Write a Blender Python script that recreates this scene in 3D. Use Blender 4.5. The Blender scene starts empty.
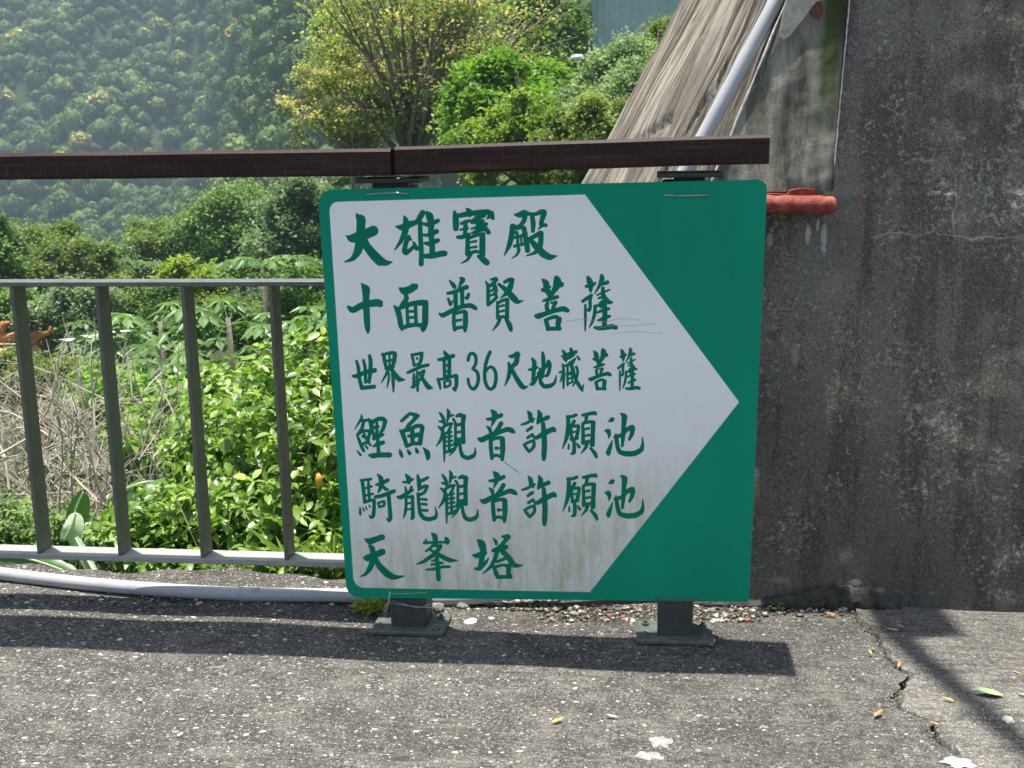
import bpy, math, random
import numpy as np
from mathutils import Vector, noise as mnoise

random.seed(7)
rng = np.random.default_rng(11)
S = bpy.context.scene
COL = S.collection
R = math.radians

# ------------------------------------------------------------------ camera, sky, sun, exposure
F_PX, CX, CY, EYE = 1156.0, 512.0, 384.0, 1.2
_nd = np.array([91, 5546, F_PX]); _nd /= np.linalg.norm(_nd)
YD = np.array([140, -(140 * 91 + F_PX ** 2) / 5546, F_PX]); YD /= np.linalg.norm(YD)
UP = -_nd
XD = np.cross(YD, UP)
if XD[0] < 0: XD = -XD
cam = bpy.data.cameras.new("camera")
camo = bpy.data.objects.new("camera", cam); COL.objects.link(camo)
cam.sensor_width = 36; cam.lens = 36 * F_PX / 1024
cam.clip_start = 0.05; cam.clip_end = 3000
# world axes written in camera axes (right, down, forward) -> rotation matrix of the camera
from mathutils import Matrix
right = Vector((XD[0], YD[0], UP[0])); down = Vector((XD[1], YD[1], UP[1])); fwd = Vector((XD[2], YD[2], UP[2]))
m = Matrix((( right.x, -down.x, -fwd.x, 0), (right.y, -down.y, -fwd.y, 0), (right.z, -down.z, -fwd.z, EYE), (0, 0, 0, 1)))
camo.matrix_world = m
S.camera = camo
cam.dof.use_dof = True; cam.dof.focus_distance = 2.75; cam.dof.aperture_fstop = 15.0

SUN = Vector((-0.073, 0.062, 1.0)).normalized()
W = bpy.data.worlds.new("World"); S.world = W; W.use_nodes = True
nt = W.node_tree; bg = nt.nodes["Background"]
sky = nt.nodes.new("ShaderNodeTexSky"); sky.sky_type = 'NISHITA'; sky.sun_disc = False
sky.sun_elevation = math.asin(SUN.z); sky.sun_rotation = math.atan2(SUN.x, SUN.y)
sky.air_density = 1.2; sky.dust_density = 2.6; sky.ozone_density = 0.8
nt.links.new(sky.outputs[0], bg.inputs[0]); bg.inputs[1].default_value = 0.085
sl = bpy.data.lights.new("sun", 'SUN'); sl.energy = 5.0; sl.angle = R(0.55); sl.color = (1.0, 0.955, 0.88)
so = bpy.data.objects.new("sun", sl); COL.objects.link(so)
so.rotation_euler = SUN.to_track_quat('Z', 'Y').to_euler(); so.location = (0, 0, 30)
S.view_settings.view_transform = 'Standard'; S.view_settings.look = 'None'
S.view_settings.gamma = 1.0; S.view_settings.exposure = 1.12
S.view_settings.use_curve_mapping = False
S.cycles.volume_bounces = 1; S.cycles.max_bounces = 8; S.cycles.transparent_max_bounces = 8

# ------------------------------------------------------------------ measuring helpers
def ray(px, py):
    r = np.array([px - CX, py - CY, F_PX]); return np.array([r @ XD, r @ YD, r @ UP])
def on_z(px, py, z=0.0):
    r = ray(px, py); p = r * ((z - EYE) / r[2]); return Vector((p[0], p[1], p[2] + EYE))
def on_y(px, py, Y):
    r = ray(px, py); p = r * (Y / r[1]); return Vector((p[0], p[1], p[2] + EYE))
def on_plane(px, py, o, n):
    r = Vector(ray(px, py)); c = Vector((0, 0, EYE)); t = (o - c).dot(n) / r.dot(n); return c + r * t

# ------------------------------------------------------------------ mesh helpers
def link(name, me, mat=None, parent=None):
    o = bpy.data.objects.new(name, me); COL.objects.link(o)
    if mat is not None: me.materials.append(mat)
    if parent is not None: o.parent = parent
    return o
def tag(o, label=None, cat=None, group=None, kind=None):
    if label: o["label"] = label
    if cat: o["category"] = cat
    if group: o["group"] = group
    if kind: o["kind"] = kind
    return o
def thing(name, loc=(0, 0, 0), label=None, cat=None, group=None):
    o = bpy.data.objects.new(name, None); COL.objects.link(o); o.location = loc; o.empty_display_size = 0.1
    return tag(o, label, cat, group)
def copy_tree(o, parent=None):
    c = o.copy(); COL.objects.link(c); c.parent = parent
    for ch in list(o.children): copy_tree(ch, c)
    return c

class MB:
    def __init__(s): s.v = []; s.f = []; s.t = []
    def add(s, vs, fs, tint=None):
        b = len(s.v); s.v += [tuple(v) for v in vs]; s.f += [tuple(b + i for i in f) for f in fs]
        s.t += [0.5 if tint is None else tint] * len(vs)
    def box(s, c, d, rot=None, bevel=0):
        cx, cy, cz = c; dx, dy, dz = d[0] / 2, d[1] / 2, d[2] / 2
        if bevel <= 0:
            vs = [Vector((x * dx, y * dy, z * dz)) for x in (-1, 1) for y in (-1, 1) for z in (-1, 1)]
            fs = [(0, 1, 3, 2), (4, 6, 7, 5), (0, 4, 5, 1), (2, 3, 7, 6), (0, 2, 6, 4), (1, 5, 7, 3)]
        else:
            b = bevel; vs = []; idx = {}
            for x in (-1, 1):
                for y in (-1, 1):
                    for z in (-1, 1):
                        for a in range(3):
                            q = [x * (dx - b), y * (dy - b), z * (dz - b)]
                            q[a] = (x, y, z)[a] * (dx, dy, dz)[a]
                            idx[(x, y, z, a)] = len(vs); vs.append(Vector(q))
            fs = []
            for a in range(3):
                o1, o2 = [i for i in range(3) if i != a]
                for s_ in (-1, 1):
                    q = []
                    for (u, w) in ((-1, -1), (1, -1), (1, 1), (-1, 1)):
                        k = [0, 0, 0]; k[a] = s_; k[o1] = u; k[o2] = w
                        q.append(idx[(k[0], k[1], k[2], a)])
                    fs.append(tuple(q))
            for a in range(3):  # edges along axis a
                o1, o2 = [i for i in range(3) if i != a]
                for u in (-1, 1):
                    for w in (-1, 1):
                        k1 = [0, 0, 0]; k1[o1] = u; k1[o2] = w; k1[a] = -1
                        k2 = list(k1); k2[a] = 1
                        fs.append((idx[(*k1, o1)], idx[(*k2, o1)], idx[(*k2, o2)], idx[(*k1, o2)]))
            for x in (-1, 1):
                for y in (-1, 1):
                    for z in (-1, 1): fs.append(tuple(idx[(x, y, z, a)] for a in range(3)))
        if rot is not None: vs = [rot @ v for v in vs]
        s.add([v + Vector(c) for v in vs], fs)
    def tube(s, pts, rad, n=8, cap=True, tint=None):
        pts = [Vector(p) for p in pts]
        if not hasattr(rad, '__len__'): rad = [rad] * len(pts)
        vs = []; fs = []; ref = None
        for i, p in enumerate(pts):
            a = pts[max(i - 1, 0)]; b = pts[min(i + 1, len(pts) - 1)]
            t = (b - a)
            t = t.normalized() if t.length > 1e-9 else Vector((0, 0, 1))
            if ref is None: ref = Vector((0, 0, 1)) if abs(t.z) < 0.9 else Vector((1, 0, 0))
            u = (ref - t * ref.dot(t)).normalized(); w = t.cross(u); ref = u
            for k in range(n):
                an = 2 * math.pi * k / n; vs.append(p + (u * math.cos(an) + w * math.sin(an)) * rad[i])
        for i in range(len(pts) - 1):
            for k in range(n):
                k2 = (k + 1) % n; fs.append((i * n + k, i * n + k2, (i + 1) * n + k2, (i + 1) * n + k))
        if cap: fs.append(tuple(range(n))[::-1]); fs.append(tuple((len(pts) - 1) * n + k for k in range(n)))
        s.add(vs, fs, tint)
    def prism(s, poly, off):
        n = len(poly); off = Vector(off); a = [Vector(p) for p in poly]
        vs = a + [p + off for p in a]
        fs = [tuple(range(n)), tuple(range(2 * n - 1, n - 1, -1))] + [(i, (i + 1) % n, n + (i + 1) % n, n + i) for i in range(n)]
        s.add(vs, fs)
    def build(s, name, mat=None, parent=None, smooth=False, fix=False):
        me = bpy.data.meshes.new(name); me.from_pydata(s.v, [], s.f)
        at = me.attributes.new('tint', 'FLOAT', 'POINT'); at.data.foreach_set('value', s.t)
        if fix:
            import bmesh
            bm = bmesh.new(); bm.from_mesh(me); bmesh.ops.recalc_face_normals(bm, faces=bm.faces[:]); bm.to_mesh(me); bm.free()
        if smooth:
            for p in me.polygons: p.use_smooth = True
        me.update()
        return link(name, me, mat, parent)

def np_mesh(name, V, Q, mat=None, parent=None, tint=None, smooth=False):
    """V (n,3), Q (m,k) equal-size faces"""
    me = bpy.data.meshes.new(name); V = np.ascontiguousarray(V, dtype=np.float32); Q = np.ascontiguousarray(Q, dtype=np.int32)
    me.vertices.add(len(V)); me.vertices.foreach_set('co', V.ravel())
    k = Q.shape[1]; me.loops.add(Q.size); me.loops.foreach_set('vertex_index', Q.ravel())
    me.polygons.add(len(Q)); me.polygons.foreach_set('loop_start', np.arange(0, Q.size, k, dtype=np.int32))
    me.polygons.foreach_set('loop_total', np.full(len(Q), k, dtype=np.int32))
    if smooth: me.polygons.foreach_set('use_smooth', np.ones(len(Q), dtype=bool))
    me.update(calc_edges=True)
    if tint is not None:
        at = me.attributes.new('tint', 'FLOAT', 'POINT'); at.data.foreach_set('value', np.asarray(tint, dtype=np.float32))
    return link(name, me, mat, parent)

def fbm(P, scale=1.0, octaves=4, seed=0):
    out = np.empty(len(P))
    for i, p in enumerate(P):
        out[i] = mnoise.fractal(Vector((p[0] * scale + seed * 7.3, p[1] * scale - seed * 3.1, p[2] * scale + seed)), 0.9, 2.1, octaves)
    return out

# ------------------------------------------------------------------ materials
class Mat:
    def __init__(s, name):
        s.m = bpy.data.materials.new(name); s.m.use_nodes = True; s.t = s.m.node_tree
        s.b = s.t.nodes["Principled BSDF"]; s.out = s.t.nodes["Material Output"]
        s.tc = s.t.nodes.new("ShaderNodeTexCoord")
    def n(s, kind, **kw):
        nd = s.t.nodes.new("ShaderNode" + kind)
        for k, v in kw.items():
            if k.startswith('i_'): nd.inputs[k[2:].replace('_', ' ')].default_value = v
            else: setattr(nd, k, v)
        return nd
    def l(s, a, b): s.t.links.new(a, b)
    def map(s, scale=(1, 1, 1), rot=(0, 0, 0), coord='Object'):
        mp = s.n('Mapping'); mp.inputs['Scale'].default_value = scale; mp.inputs['Rotation'].default_value = rot
        s.l(s.tc.outputs[coord], mp.inputs[0]); return mp.outputs[0]
    def noise(s, scale, detail=6, rough=0.6, vec=None, dist=0.0):
        nd = s.n('TexNoise'); nd.inputs['Scale'].default_value = scale; nd.inputs['Detail'].default_value = detail
        nd.inputs['Roughness'].default_value = rough; nd.inputs['Distortion'].default_value = dist
        s.l(vec if vec is not None else s.tc.outputs['Object'], nd.inputs['Vector']); return nd.outputs['Fac']
    def vor(s, scale, vec=None, feature='F1', out='Distance', rnd=1.0):
        nd = s.n('TexVoronoi', feature=feature); nd.inputs['Scale'].default_value = scale
        nd.inputs['Randomness'].default_value = rnd
        s.l(vec if vec is not None else s.tc.outputs['Object'], nd.inputs['Vector']); return nd.outputs[out]
    def ramp(s, fac, stops, interp='LINEAR'):
        r = s.n('ValToRGB'); e = r.color_ramp.elements; r.color_ramp.interpolation = interp
        while len(e) < len(stops): e.new(0.5)
        for el, (p, c) in zip(e, stops):
            el.position = p; el.color = (c, c, c, 1) if not hasattr(c, '__len__') else (*c, 1)
        s.l(fac, r.inputs[0]); return r.outputs[0]
    def mix(s, fac, a, b, mode='MIX'):
        x = s.n('Mix', data_type='RGBA', blend_type=mode)
        for inp, v in ((0, fac), (6, a), (7, b)):
            if hasattr(v, 'node'): s.l(v, x.inputs[inp])
            elif inp == 0: x.inputs[0].default_value = v
            else: x.inputs[inp].default_value = (*v, 1) if hasattr(v, '__len__') else (v, v, v, 1)
        return x.outputs[2]
    def math(s, op, a, b=None, clamp=False):
        x = s.n('Math', operation=op, use_clamp=clamp)
        for i, v in enumerate((a, b)):
            if v is None: continue
            if hasattr(v, 'node'): s.l(v, x.inputs[i])
            else: x.inputs[i].default_value = v
        return x.outputs[0]
    def xyz(s, coord='Object'):
        x = s.n('SeparateXYZ'); s.l(s.tc.outputs[coord], x.inputs[0]); return x.outputs
    def col(s, c):
        if hasattr(c, 'node'): s.l(c, s.b.inputs['Base Color'])
        else: s.b.inputs['Base Color'].default_value = (*c, 1)
        return s
    def rough(s, r):
        if hasattr(r, 'node'): s.l(r, s.b.inputs['Roughness'])
        else: s.b.inputs['Roughness'].default_value = r
        return s
    def spec(s, v): s.b.inputs['Specular IOR Level'].default_value = v; return s
    def metal(s, v): s.b.inputs['Metallic'].default_value = v; return s
    def bump(s, h, strength=0.5, dist=0.01):
        bp = s.n('Bump'); bp.inputs['Strength'].default_value = strength; bp.inputs['Distance'].default_value = dist
        prev = s.b.inputs['Normal'].links
        if prev: s.l(prev[0].from_socket, bp.inputs['Normal'])
        s.l(h, bp.inputs['Height']); s.l(bp.outputs[0], s.b.inputs['Normal']); return s

def leaf_mat(name, stops, trans=0.35, rough=0.5, spec=0.3):
    M = Mat(name); a = M.n('Attribute', attribute_name='tint')
    c = M.ramp(a.outputs['Fac'], stops)
    nz = M.noise(9.0, 3); c = M.mix(0.25, c, M.mix(nz, c, (0.02, 0.03, 0.01)), 'MIX')
    M.col(c).rough(rough).spec(spec)
    tr = M.n('BsdfTranslucent'); tc = M.mix(1.0, c, (1.35, 1.6, 0.7), 'MULTIPLY')
    M.l(tc, tr.inputs[0])
    mx = M.n('MixShader'); mx.inputs[0].default_value = trans
    M.l(M.b.outputs[0], mx.inputs[1]); M.l(tr.outputs[0], mx.inputs[2]); M.l(mx.outputs[0], M.out.inputs[0])
    return M.m

def mat_ground(name, pebble=1.0, base=(0.15, 0.142, 0.128), smooth=False):
    M = Mat(name)
    big = M.noise(1.3, 6, 0.7); med = M.noise(11, 8, 0.75); fine = M.noise(100, 6, 0.8); grit = M.noise(300, 3, 0.7)
    st = M.noise(4, 9, 0.78, M.map((1.0, 10, 1)), 0.6); st2 = M.noise(12, 6, 0.75, M.map((1.0, 7, 1)), 0.8)
    g = M.math('ADD', M.math('MULTIPLY', fine, 0.45), M.math('MULTIPLY', grit, 0.55))
    lo = 0.22 if not smooth else 0.5
    c = M.ramp(g, [(0.40, tuple(x * lo for x in base)), (0.47, tuple(x * 0.75 for x in base)), (0.53, tuple(x * 1.25 for x in base)), (0.60, tuple(min(1, x * 2.9) for x in base))])
    c = M.mix(M.ramp(big, [(0.46, 0.0), (0.58, 0.55 if not smooth else 0.3)]), c, M.mix(0.5, c, (0.03, 0.027, 0.022)))
    c = M.mix(M.ramp(med, [(0.50, 0.0), (0.60, 0.35)]), c, (0.26, 0.24, 0.20), 'MIX')
    c = M.mix(M.ramp(med, [(0.38, 0.5), (0.46, 0.0)]), c, (0.04, 0.036, 0.03), 'MIX')
    y = M.xyz()[1]; x = M.xyz()[0]
    c = M.mix(M.math('MULTIPLY', M.ramp(st, [(0.38, 0.85), (0.44, 0.0)]), M.ramp(med, [(0.42, 0.3), (0.6, 1.0)])), c, (0.035, 0.031, 0.026), 'MIX')
    c = M.mix(M.ramp(st2, [(0.40, 0.6), (0.46, 0.0)]), c, (0.05, 0.046, 0.04), 'MIX')
    # grime band that collects near the kerb and the wall
    yy = M.math('ADD', y, M.math('MULTIPLY', M.math('SUBTRACT', big, 0.5), 0.8))
    c = M.mix(M.ramp(M.math('MULTIPLY', yy, 0.25), [(0.60, 0.0), (0.68, 0.45)]), c, M.mix(0.6, c, (0.02, 0.018, 0.014)))
    dens = M.ramp(M.math('ADD', M.math('MULTIPLY', x, -0.42), 0.25), [(0.10, 0.80 * pebble), (0.95, 1.10 * pebble)])
    hts = []
    wv = M.n('VectorMath', operation='ADD'); M.l(M.tc.outputs['Object'], wv.inputs[0])
    wn = M.n('TexNoise'); wn.inputs['Scale'].default_value = 70; wn.inputs['Detail'].default_value = 4; M.l(M.tc.outputs['Object'], wn.inputs['Vector'])
    ws = M.n('VectorMath', operation='SCALE'); M.l(wn.outputs['Color'], ws.inputs[0]); ws.inputs['Scale'].default_value = 0.014
    M.l(ws.outputs[0], wv.inputs[1])
    for sc, sel, rad, rot in ((34, 0.86, 0.25, 0.3), (58, 0.76, 0.28, 1.1), (105, 0.70, 0.31, 2.0), (210, 0.66, 0.34, 0.7)):
        mp = M.n('Mapping'); mp.inputs['Rotation'].default_value = (0, 0, rot); mp.inputs['Scale'].default_value = (1, 1.5, 1)
        M.l(wv.outputs[0], mp.inputs[0])
        v = M.n('TexVoronoi'); v.inputs['Scale'].default_value = sc; M.l(mp.outputs[0], v.inputs['Vector'])
        sp = M.n('SeparateColor'); M.l(v.outputs['Color'], sp.inputs[0])
        pick = M.math('GREATER_THAN', M.math('MULTIPLY', sp.outputs[0], dens), sel * 0.93)
        disc = M.ramp(M.math('ADD', v.outputs['Distance'], M.math('MULTIPLY', sp.outputs[2], 0.12)), [(rad, 1.0), (rad + 0.05, 0.0)])
        mk = M.math('MULTIPLY', pick, disc)
        pc = M.ramp(sp.outputs[1], [(0.0, (0.20, 0.19, 0.17)), (0.4, (0.30, 0.285, 0.255)), (0.7, (0.48, 0.465, 0.43)), (0.88, (0.66, 0.64, 0.60)), (0.95, (0.30, 0.19, 0.14)), (1.0, (0.24, 0.27, 0.34))])
        c = M.mix(mk, c, pc); hts.append(mk)
    M.col(c).rough(0.9).spec(0.2)
    M.bump(M.math('ADD', hts[0], hts[1]), 0.6, 0.003)
    M.bump(g, 0.9 if not smooth else 0.5, 0.006)
    M.bump(st, 0.8, 0.008); M.bump(med, 0.4, 0.01)
    return M.m

_wo = Vector((0, 2.915, 0)); _wn = Vector((0, -1, 0.073)).normalized()
_a = on_plane(833.5, 193, _wo, _wn); _b = on_plane(851.5, -1, _wo, _wn)
SEAM_X = _a.x; SEAM_DX = (_b.x - _a.x) / (_b.z - _a.z)
def mat_wall():
    M = Mat('weathered_concrete')
    big = M.noise(1.5, 7, 0.7); med = M.noise(6, 9, 0.78); fine = M.noise(230, 3, 0.7); sp = M.noise(75, 5, 0.8); g2 = M.noise(140, 4, 0.8)
    str_ = M.noise(3, 7, 0.68, M.map((4.2, 4.2, 0.5))); z = M.xyz()[2]; x = M.xyz()[0]
    g = M.math('ADD', M.math('MULTIPLY', fine, 0.5), M.math('MULTIPLY', g2, 0.5))
    c = M.ramp(g, [(0.41, (0.090, 0.079, 0.064)), (0.48, (0.170, 0.150, 0.122)), (0.53, (0.215, 0.190, 0.156)), (0.60, (0.32, 0.293, 0.25))])
    c = M.mix(M.ramp(str_, [(0.44, 0.6), (0.52, 0.0)]), c, M.mix(0.65, c, (0.03, 0.027, 0.022)))
    c = M.mix(M.ramp(str_, [(0.52, 0.0), (0.60, 0.45)]), c, (0.21, 0.20, 0.175))
    c = M.mix(M.ramp(big, [(0.46, 0.0), (0.57, 0.45)]), c, M.mix(0.6, c, (0.045, 0.040, 0.034)))
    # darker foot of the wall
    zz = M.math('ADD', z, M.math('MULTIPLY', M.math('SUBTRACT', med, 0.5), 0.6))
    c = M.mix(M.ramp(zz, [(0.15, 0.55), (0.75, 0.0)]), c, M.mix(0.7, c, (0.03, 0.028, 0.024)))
    # crisp flaky efflorescence: dense flecks where the patch mask is high
    mask = M.math('ADD', M.math('MULTIPLY', M.math('SUBTRACT', med, 0.5), 0.9), M.math('MULTIPLY', M.math('SUBTRACT', big, 0.5), -0.6))
    mask = M.math('ADD', mask, M.math('MULTIPLY', z, 0.035)); mask = M.math('ADD', mask, M.math('MULTIPLY', x, 0.03))
    fl = M.math('ADD', sp, mask)
    c = M.mix(M.ramp(fl, [(0.615, 0.0), (0.645, 0.75)]), c, (0.33, 0.315, 0.275))
    c = M.mix(M.ramp(fl, [(0.70, 0.0), (0.74, 0.9)]), c, (0.50, 0.485, 0.44))
    c = M.mix(M.ramp(sp, [(0.34, 0.8), (0.38, 0.0)]), c, (0.020, 0.018, 0.016))
    cn = M.noise(4, 5, 0.65); cn2 = M.noise(30, 4)
    h = M.math('ADD', M.math('MULTIPLY', M.math('SUBTRACT', cn, 0.5), 0.10), M.math('MULTIPLY', M.math('SUBTRACT', cn2, 0.5), 0.012))
    d = M.math('ABSOLUTE', M.math('SUBTRACT', M.math('ADD', z, h), 0.955))
    right = M.ramp(x, [(0.54, 0.0), (0.57, 1.0)])
    c = M.mix(M.math('MULTIPLY', right, M.math('MULTIPLY', M.ramp(d, [(0.0012, 0.9), (0.0034, 0.0)]), M.ramp(cn2, [(0.40, 0.35), (0.55, 1.0)]))), c, (0.40, 0.37, 0.32))
    d2 = M.math('ABSOLUTE', M.math('SUBTRACT', M.math('ADD', x, h), 0.745))
    vm = M.math('MULTIPLY', M.ramp(d2, [(0.001, 0.8), (0.003, 0.0)]), M.ramp(M.math('MULTIPLY', M.math('ABSOLUTE', M.math('SUBTRACT', z, 1.03)), 5.0), [(0.3, 1.0), (0.4, 0.0)]))
    c = M.mix(vm, c, (0.36, 0.34, 0.30))
    # small rusty stains
    def spot(c, x0, z0, rx, rz, colr, k):
        a = M.math('MULTIPLY', M.math('SUBTRACT', x, x0), 1 / rx); b_ = M.math('MULTIPLY', M.math('SUBTRACT', z, z0), 1 / rz)
        q = M.math('ADD', M.math('MULTIPLY', a, a), M.math('MULTIPLY', b_, b_)); q = M.math('ADD', q, M.math('MULTIPLY', M.math('SUBTRACT', sp, 0.5), 3.0))
        return M.mix(M.ramp(q, [(0.3, k), (1.0, 0.0)]), c, colr)
    for (px, py, rx, rz, cl, k) in ((860, 193, .007, .022, (0.26, 0.10, 0.05), .8), (872, 262, .006, .02, (0.24, 0.14, 0.09), .6), (808, 235, .008, .028, (0.50, 0.50, 0.47), .9), (824, 238, .009, .045, (0.46, 0.46, 0.44), .8), (818, 225, .005, .02, (0.5, 0.5, 0.47), .8), (770, 240, .01, .02, (0.40, 0.38, 0.32), .7), (780, 580, .03, .012, (0.30, 0.25, 0.19), .6), (855, 582, .02, .010, (0.42, 0.36, 0.30), .7), (880, 590, .015, .008, (0.34, 0.29, 0.24), .6), (795, 355, .01, .03, (0.34, 0.32, 0.27), .6)):
        p = on_plane(px, py, _wo, _wn); c = spot(c, p.x, p.z, rx, rz, cl, k)
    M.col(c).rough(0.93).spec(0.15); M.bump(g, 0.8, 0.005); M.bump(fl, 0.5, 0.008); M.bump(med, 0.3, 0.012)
    return M.m

def mat_wing():
    M = Mat('streaked_concrete')
    st = M.noise(3.2, 7, 0.66, M.map((5.0, 5.0, 0.55))); st2 = M.noise(9, 6, 0.7, M.map((3, 3, 0.7))); fine = M.noise(120, 5, 0.8); med = M.noise(12, 7, 0.75)
    z = M.xyz()[2]; x = M.xyz()[0]
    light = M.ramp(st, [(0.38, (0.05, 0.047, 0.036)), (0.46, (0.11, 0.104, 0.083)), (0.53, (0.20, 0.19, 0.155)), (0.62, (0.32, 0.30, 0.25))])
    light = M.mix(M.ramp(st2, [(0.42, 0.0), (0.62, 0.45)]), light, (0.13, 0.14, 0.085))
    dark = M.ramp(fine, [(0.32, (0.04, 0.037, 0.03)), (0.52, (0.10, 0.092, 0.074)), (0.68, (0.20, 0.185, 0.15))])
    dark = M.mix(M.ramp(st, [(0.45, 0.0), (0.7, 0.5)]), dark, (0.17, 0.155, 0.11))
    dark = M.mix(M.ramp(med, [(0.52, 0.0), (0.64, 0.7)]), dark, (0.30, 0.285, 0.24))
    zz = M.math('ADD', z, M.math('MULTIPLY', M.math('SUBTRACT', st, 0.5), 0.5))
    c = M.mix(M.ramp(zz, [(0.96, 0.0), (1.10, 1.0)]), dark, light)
    # green algae strip beside the joint, rust spot at the top
    d = M.math('ABSOLUTE', M.math('SUBTRACT', x, M.math('MULTIPLY_ADD', z, 0.05) if False else M.math('ADD', M.math('MULTIPLY', M.math('SUBTRACT', z, 1.08), SEAM_DX), SEAM_X - 0.032)))
    gm = M.math('MULTIPLY', M.ramp(d, [(0.012, 0.9), (0.030, 0.0)]), M.ramp(M.math('MULTIPLY', M.math('ADD', zz, M.math('MULTIPLY', med, 0.15)), 0.5), [(0.64, 0.0), (0.72, 1.0)]))
    c = M.mix(gm, c, (0.065, 0.095, 0.028))
    M.col(c).rough(0.9).spec(0.2); M.bump(fine, 0.5, 0.004); M.bump(med, 0.35, 0.006)
    return M.m

def mat_slab():
    M = Mat('striated_shotcrete')
    st = M.noise(16, 8, 0.75, M.map((1.0, 0.045, 1.0), (0, 0, 0.05), coord='UV')); st2 = M.noise(60, 6, 0.75, M.map((1.0, 0.05, 1.0), coord='UV')); fine = M.noise(150, 5, 0.8)
    bl = M.noise(3.2, 7, 0.7, M.map((1, 0.35, 1), coord='UV')); sp = M.noise(60, 7, 0.8)
    c = M.ramp(st, [(0.40, (0.03, 0.024, 0.019)), (0.46, (0.11, 0.092, 0.072)), (0.51, (0.20, 0.172, 0.135)), (0.58, (0.37, 0.33, 0.27))])
    c = M.mix(M.ramp(st2, [(0.41, 0.9), (0.46, 0.0)]), c, (0.045, 0.036, 0.028))
    c = M.mix(M.ramp(st2, [(0.53, 0.0), (0.59, 0.7)]), c, (0.42, 0.375, 0.31))
    c = M.mix(M.ramp(bl, [(0.50, 0.0), (0.57, 0.6)]), c, (0.085, 0.074, 0.06))
    c = M.mix(M.ramp(sp, [(0.30, 0.8), (0.40, 0.0)]), c, (0.05, 0.042, 0.034))
    M.col(c).rough(0.9).spec(0.2); M.bump(fine, 0.6, 0.004); M.bump(st2, 0.7, 0.012); M.bump(st, 0.5, 0.02)
    return M.m

def simple(name, c, rough=0.6, metal=0.0, spec=0.5, var=0.25, nscale=30, bump=0.15, dist=0.002):
    M = Mat(name); nz = M.noise(nscale, 6, 0.7)
    M.col(M.mix(M.ramp(nz, [(0.35, 0.0), (0.7, 1.0)]), tuple(x * (1 - var) for x in c), tuple(min(1, x * (1 + var)) for x in c)))
    M.rough(rough).metal(metal).spec(spec)
    if bump: M.bump(nz, bump, dist)
    return M.m

def mat_wood():
    M = Mat('dark_stained_wood'); g = M.noise(7, 7, 0.7, M.map((0.5, 8, 14))); t = M.noise(60, 4, 0.7, M.map((4, 0.4, 0.4)))
    c = M.ramp(g, [(0.3, (0.012, 0.006, 0.005)), (0.52, (0.030, 0.013, 0.010)), (0.68, (0.065, 0.034, 0.028))])
    c = M.mix(M.ramp(t, [(0.55, 0.0), (0.72, 0.35)]), c, (0.13, 0.10, 0.095))
    M.col(c).rough(M.ramp(g, [(0.3, 0.5), (0.7, 0.65)])).spec(0.15); M.bump(g, 0.3, 0.003); M.bump(t, 0.12, 0.002)
    return M.m

def mat_green():
    M = Mat('green_enamel'); nz = M.noise(3.0, 5, 0.6, M.map((2, 1, 0.6))); f = M.noise(45, 6, 0.7)
    c = M.mix(M.ramp(nz, [(0.35, 0.0), (0.7, 1.0)]), (0.0, 0.235, 0.138), (0.0, 0.275, 0.165))
    c = M.mix(M.ramp(f, [(0.70, 0.0), (0.78, 0.4)]), c, (0.12, 0.25, 0.18))
    M.col(c).rough(M.ramp(f, [(0.3, 0.42), (0.7, 0.55)])).spec(0.12); M.bump(nz, 0.05, 0.01)
    return M.m

def mat_white_paint():
    M = Mat('white_enamel_with_algae'); z = M.xyz()[2]
    st = M.noise(11, 7, 0.72, M.map((3.2, 1, 0.55))); sm = M.noise(4, 5, 0.6); f = M.noise(90, 5, 0.75); x = M.xyz()[0]
    low = M.ramp(M.math('ADD', z, M.math('MULTIPLY', x, -0.16)), [(0.08, 1.0), (0.22, 0.62), (0.36, 0.12), (0.55, 0.0)])
    k = M.math('MULTIPLY', low, M.ramp(M.math('ADD', M.math('MULTIPLY', st, 0.7), M.math('MULTIPLY', sm, 0.3)), [(0.36, 0.0), (0.60, 0.85)]))
    c = M.mix(M.ramp(sm, [(0.3, 0.0), (0.7, 1.0)]), (0.80, 0.80, 0.79), (0.84, 0.84, 0.83))
    c = M.mix(M.math('MULTIPLY', low, 0.3), c, (0.60, 0.60, 0.52))
    c = M.mix(k, c, (0.43, 0.42, 0.27))
    c = M.mix(M.math('MULTIPLY', k, M.ramp(f, [(0.5, 0.0), (0.65, 0.45)])), c, (0.27, 0.28, 0.14))
    c = M.mix(M.ramp(M.vor(30), [(0.03, 0.5), (0.055, 0.0)]), c, (0.4, 0.4, 0.38))
    M.col(c).rough(0.45).spec(0.25)
    return M.m

def mat_terrain():
    M = Mat('soil_and_rock'); a = M.noise(0.6, 6, 0.7); b = M.noise(0.06, 6, 0.7); f = M.noise(12, 5, 0.7)
    c = M.ramp(a, [(0.3, (0.02, 0.034, 0.011)), (0.5, (0.035, 0.052, 0.017)), (0.7, (0.06, 0.07, 0.03))])
    c = M.mix(M.ramp(b, [(0.58, 0.0), (0.66, 0.6)]), c, (0.11, 0.10, 0.07))
    c = M.mix(M.ramp(f, [(0.4, 0.0), (0.7, 0.4)]), c, (0.03, 0.035, 0.015))
    M.col(c).rough(0.95).spec(0.1); M.bump(f, 0.6, 0.05)
    return M.m

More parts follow.
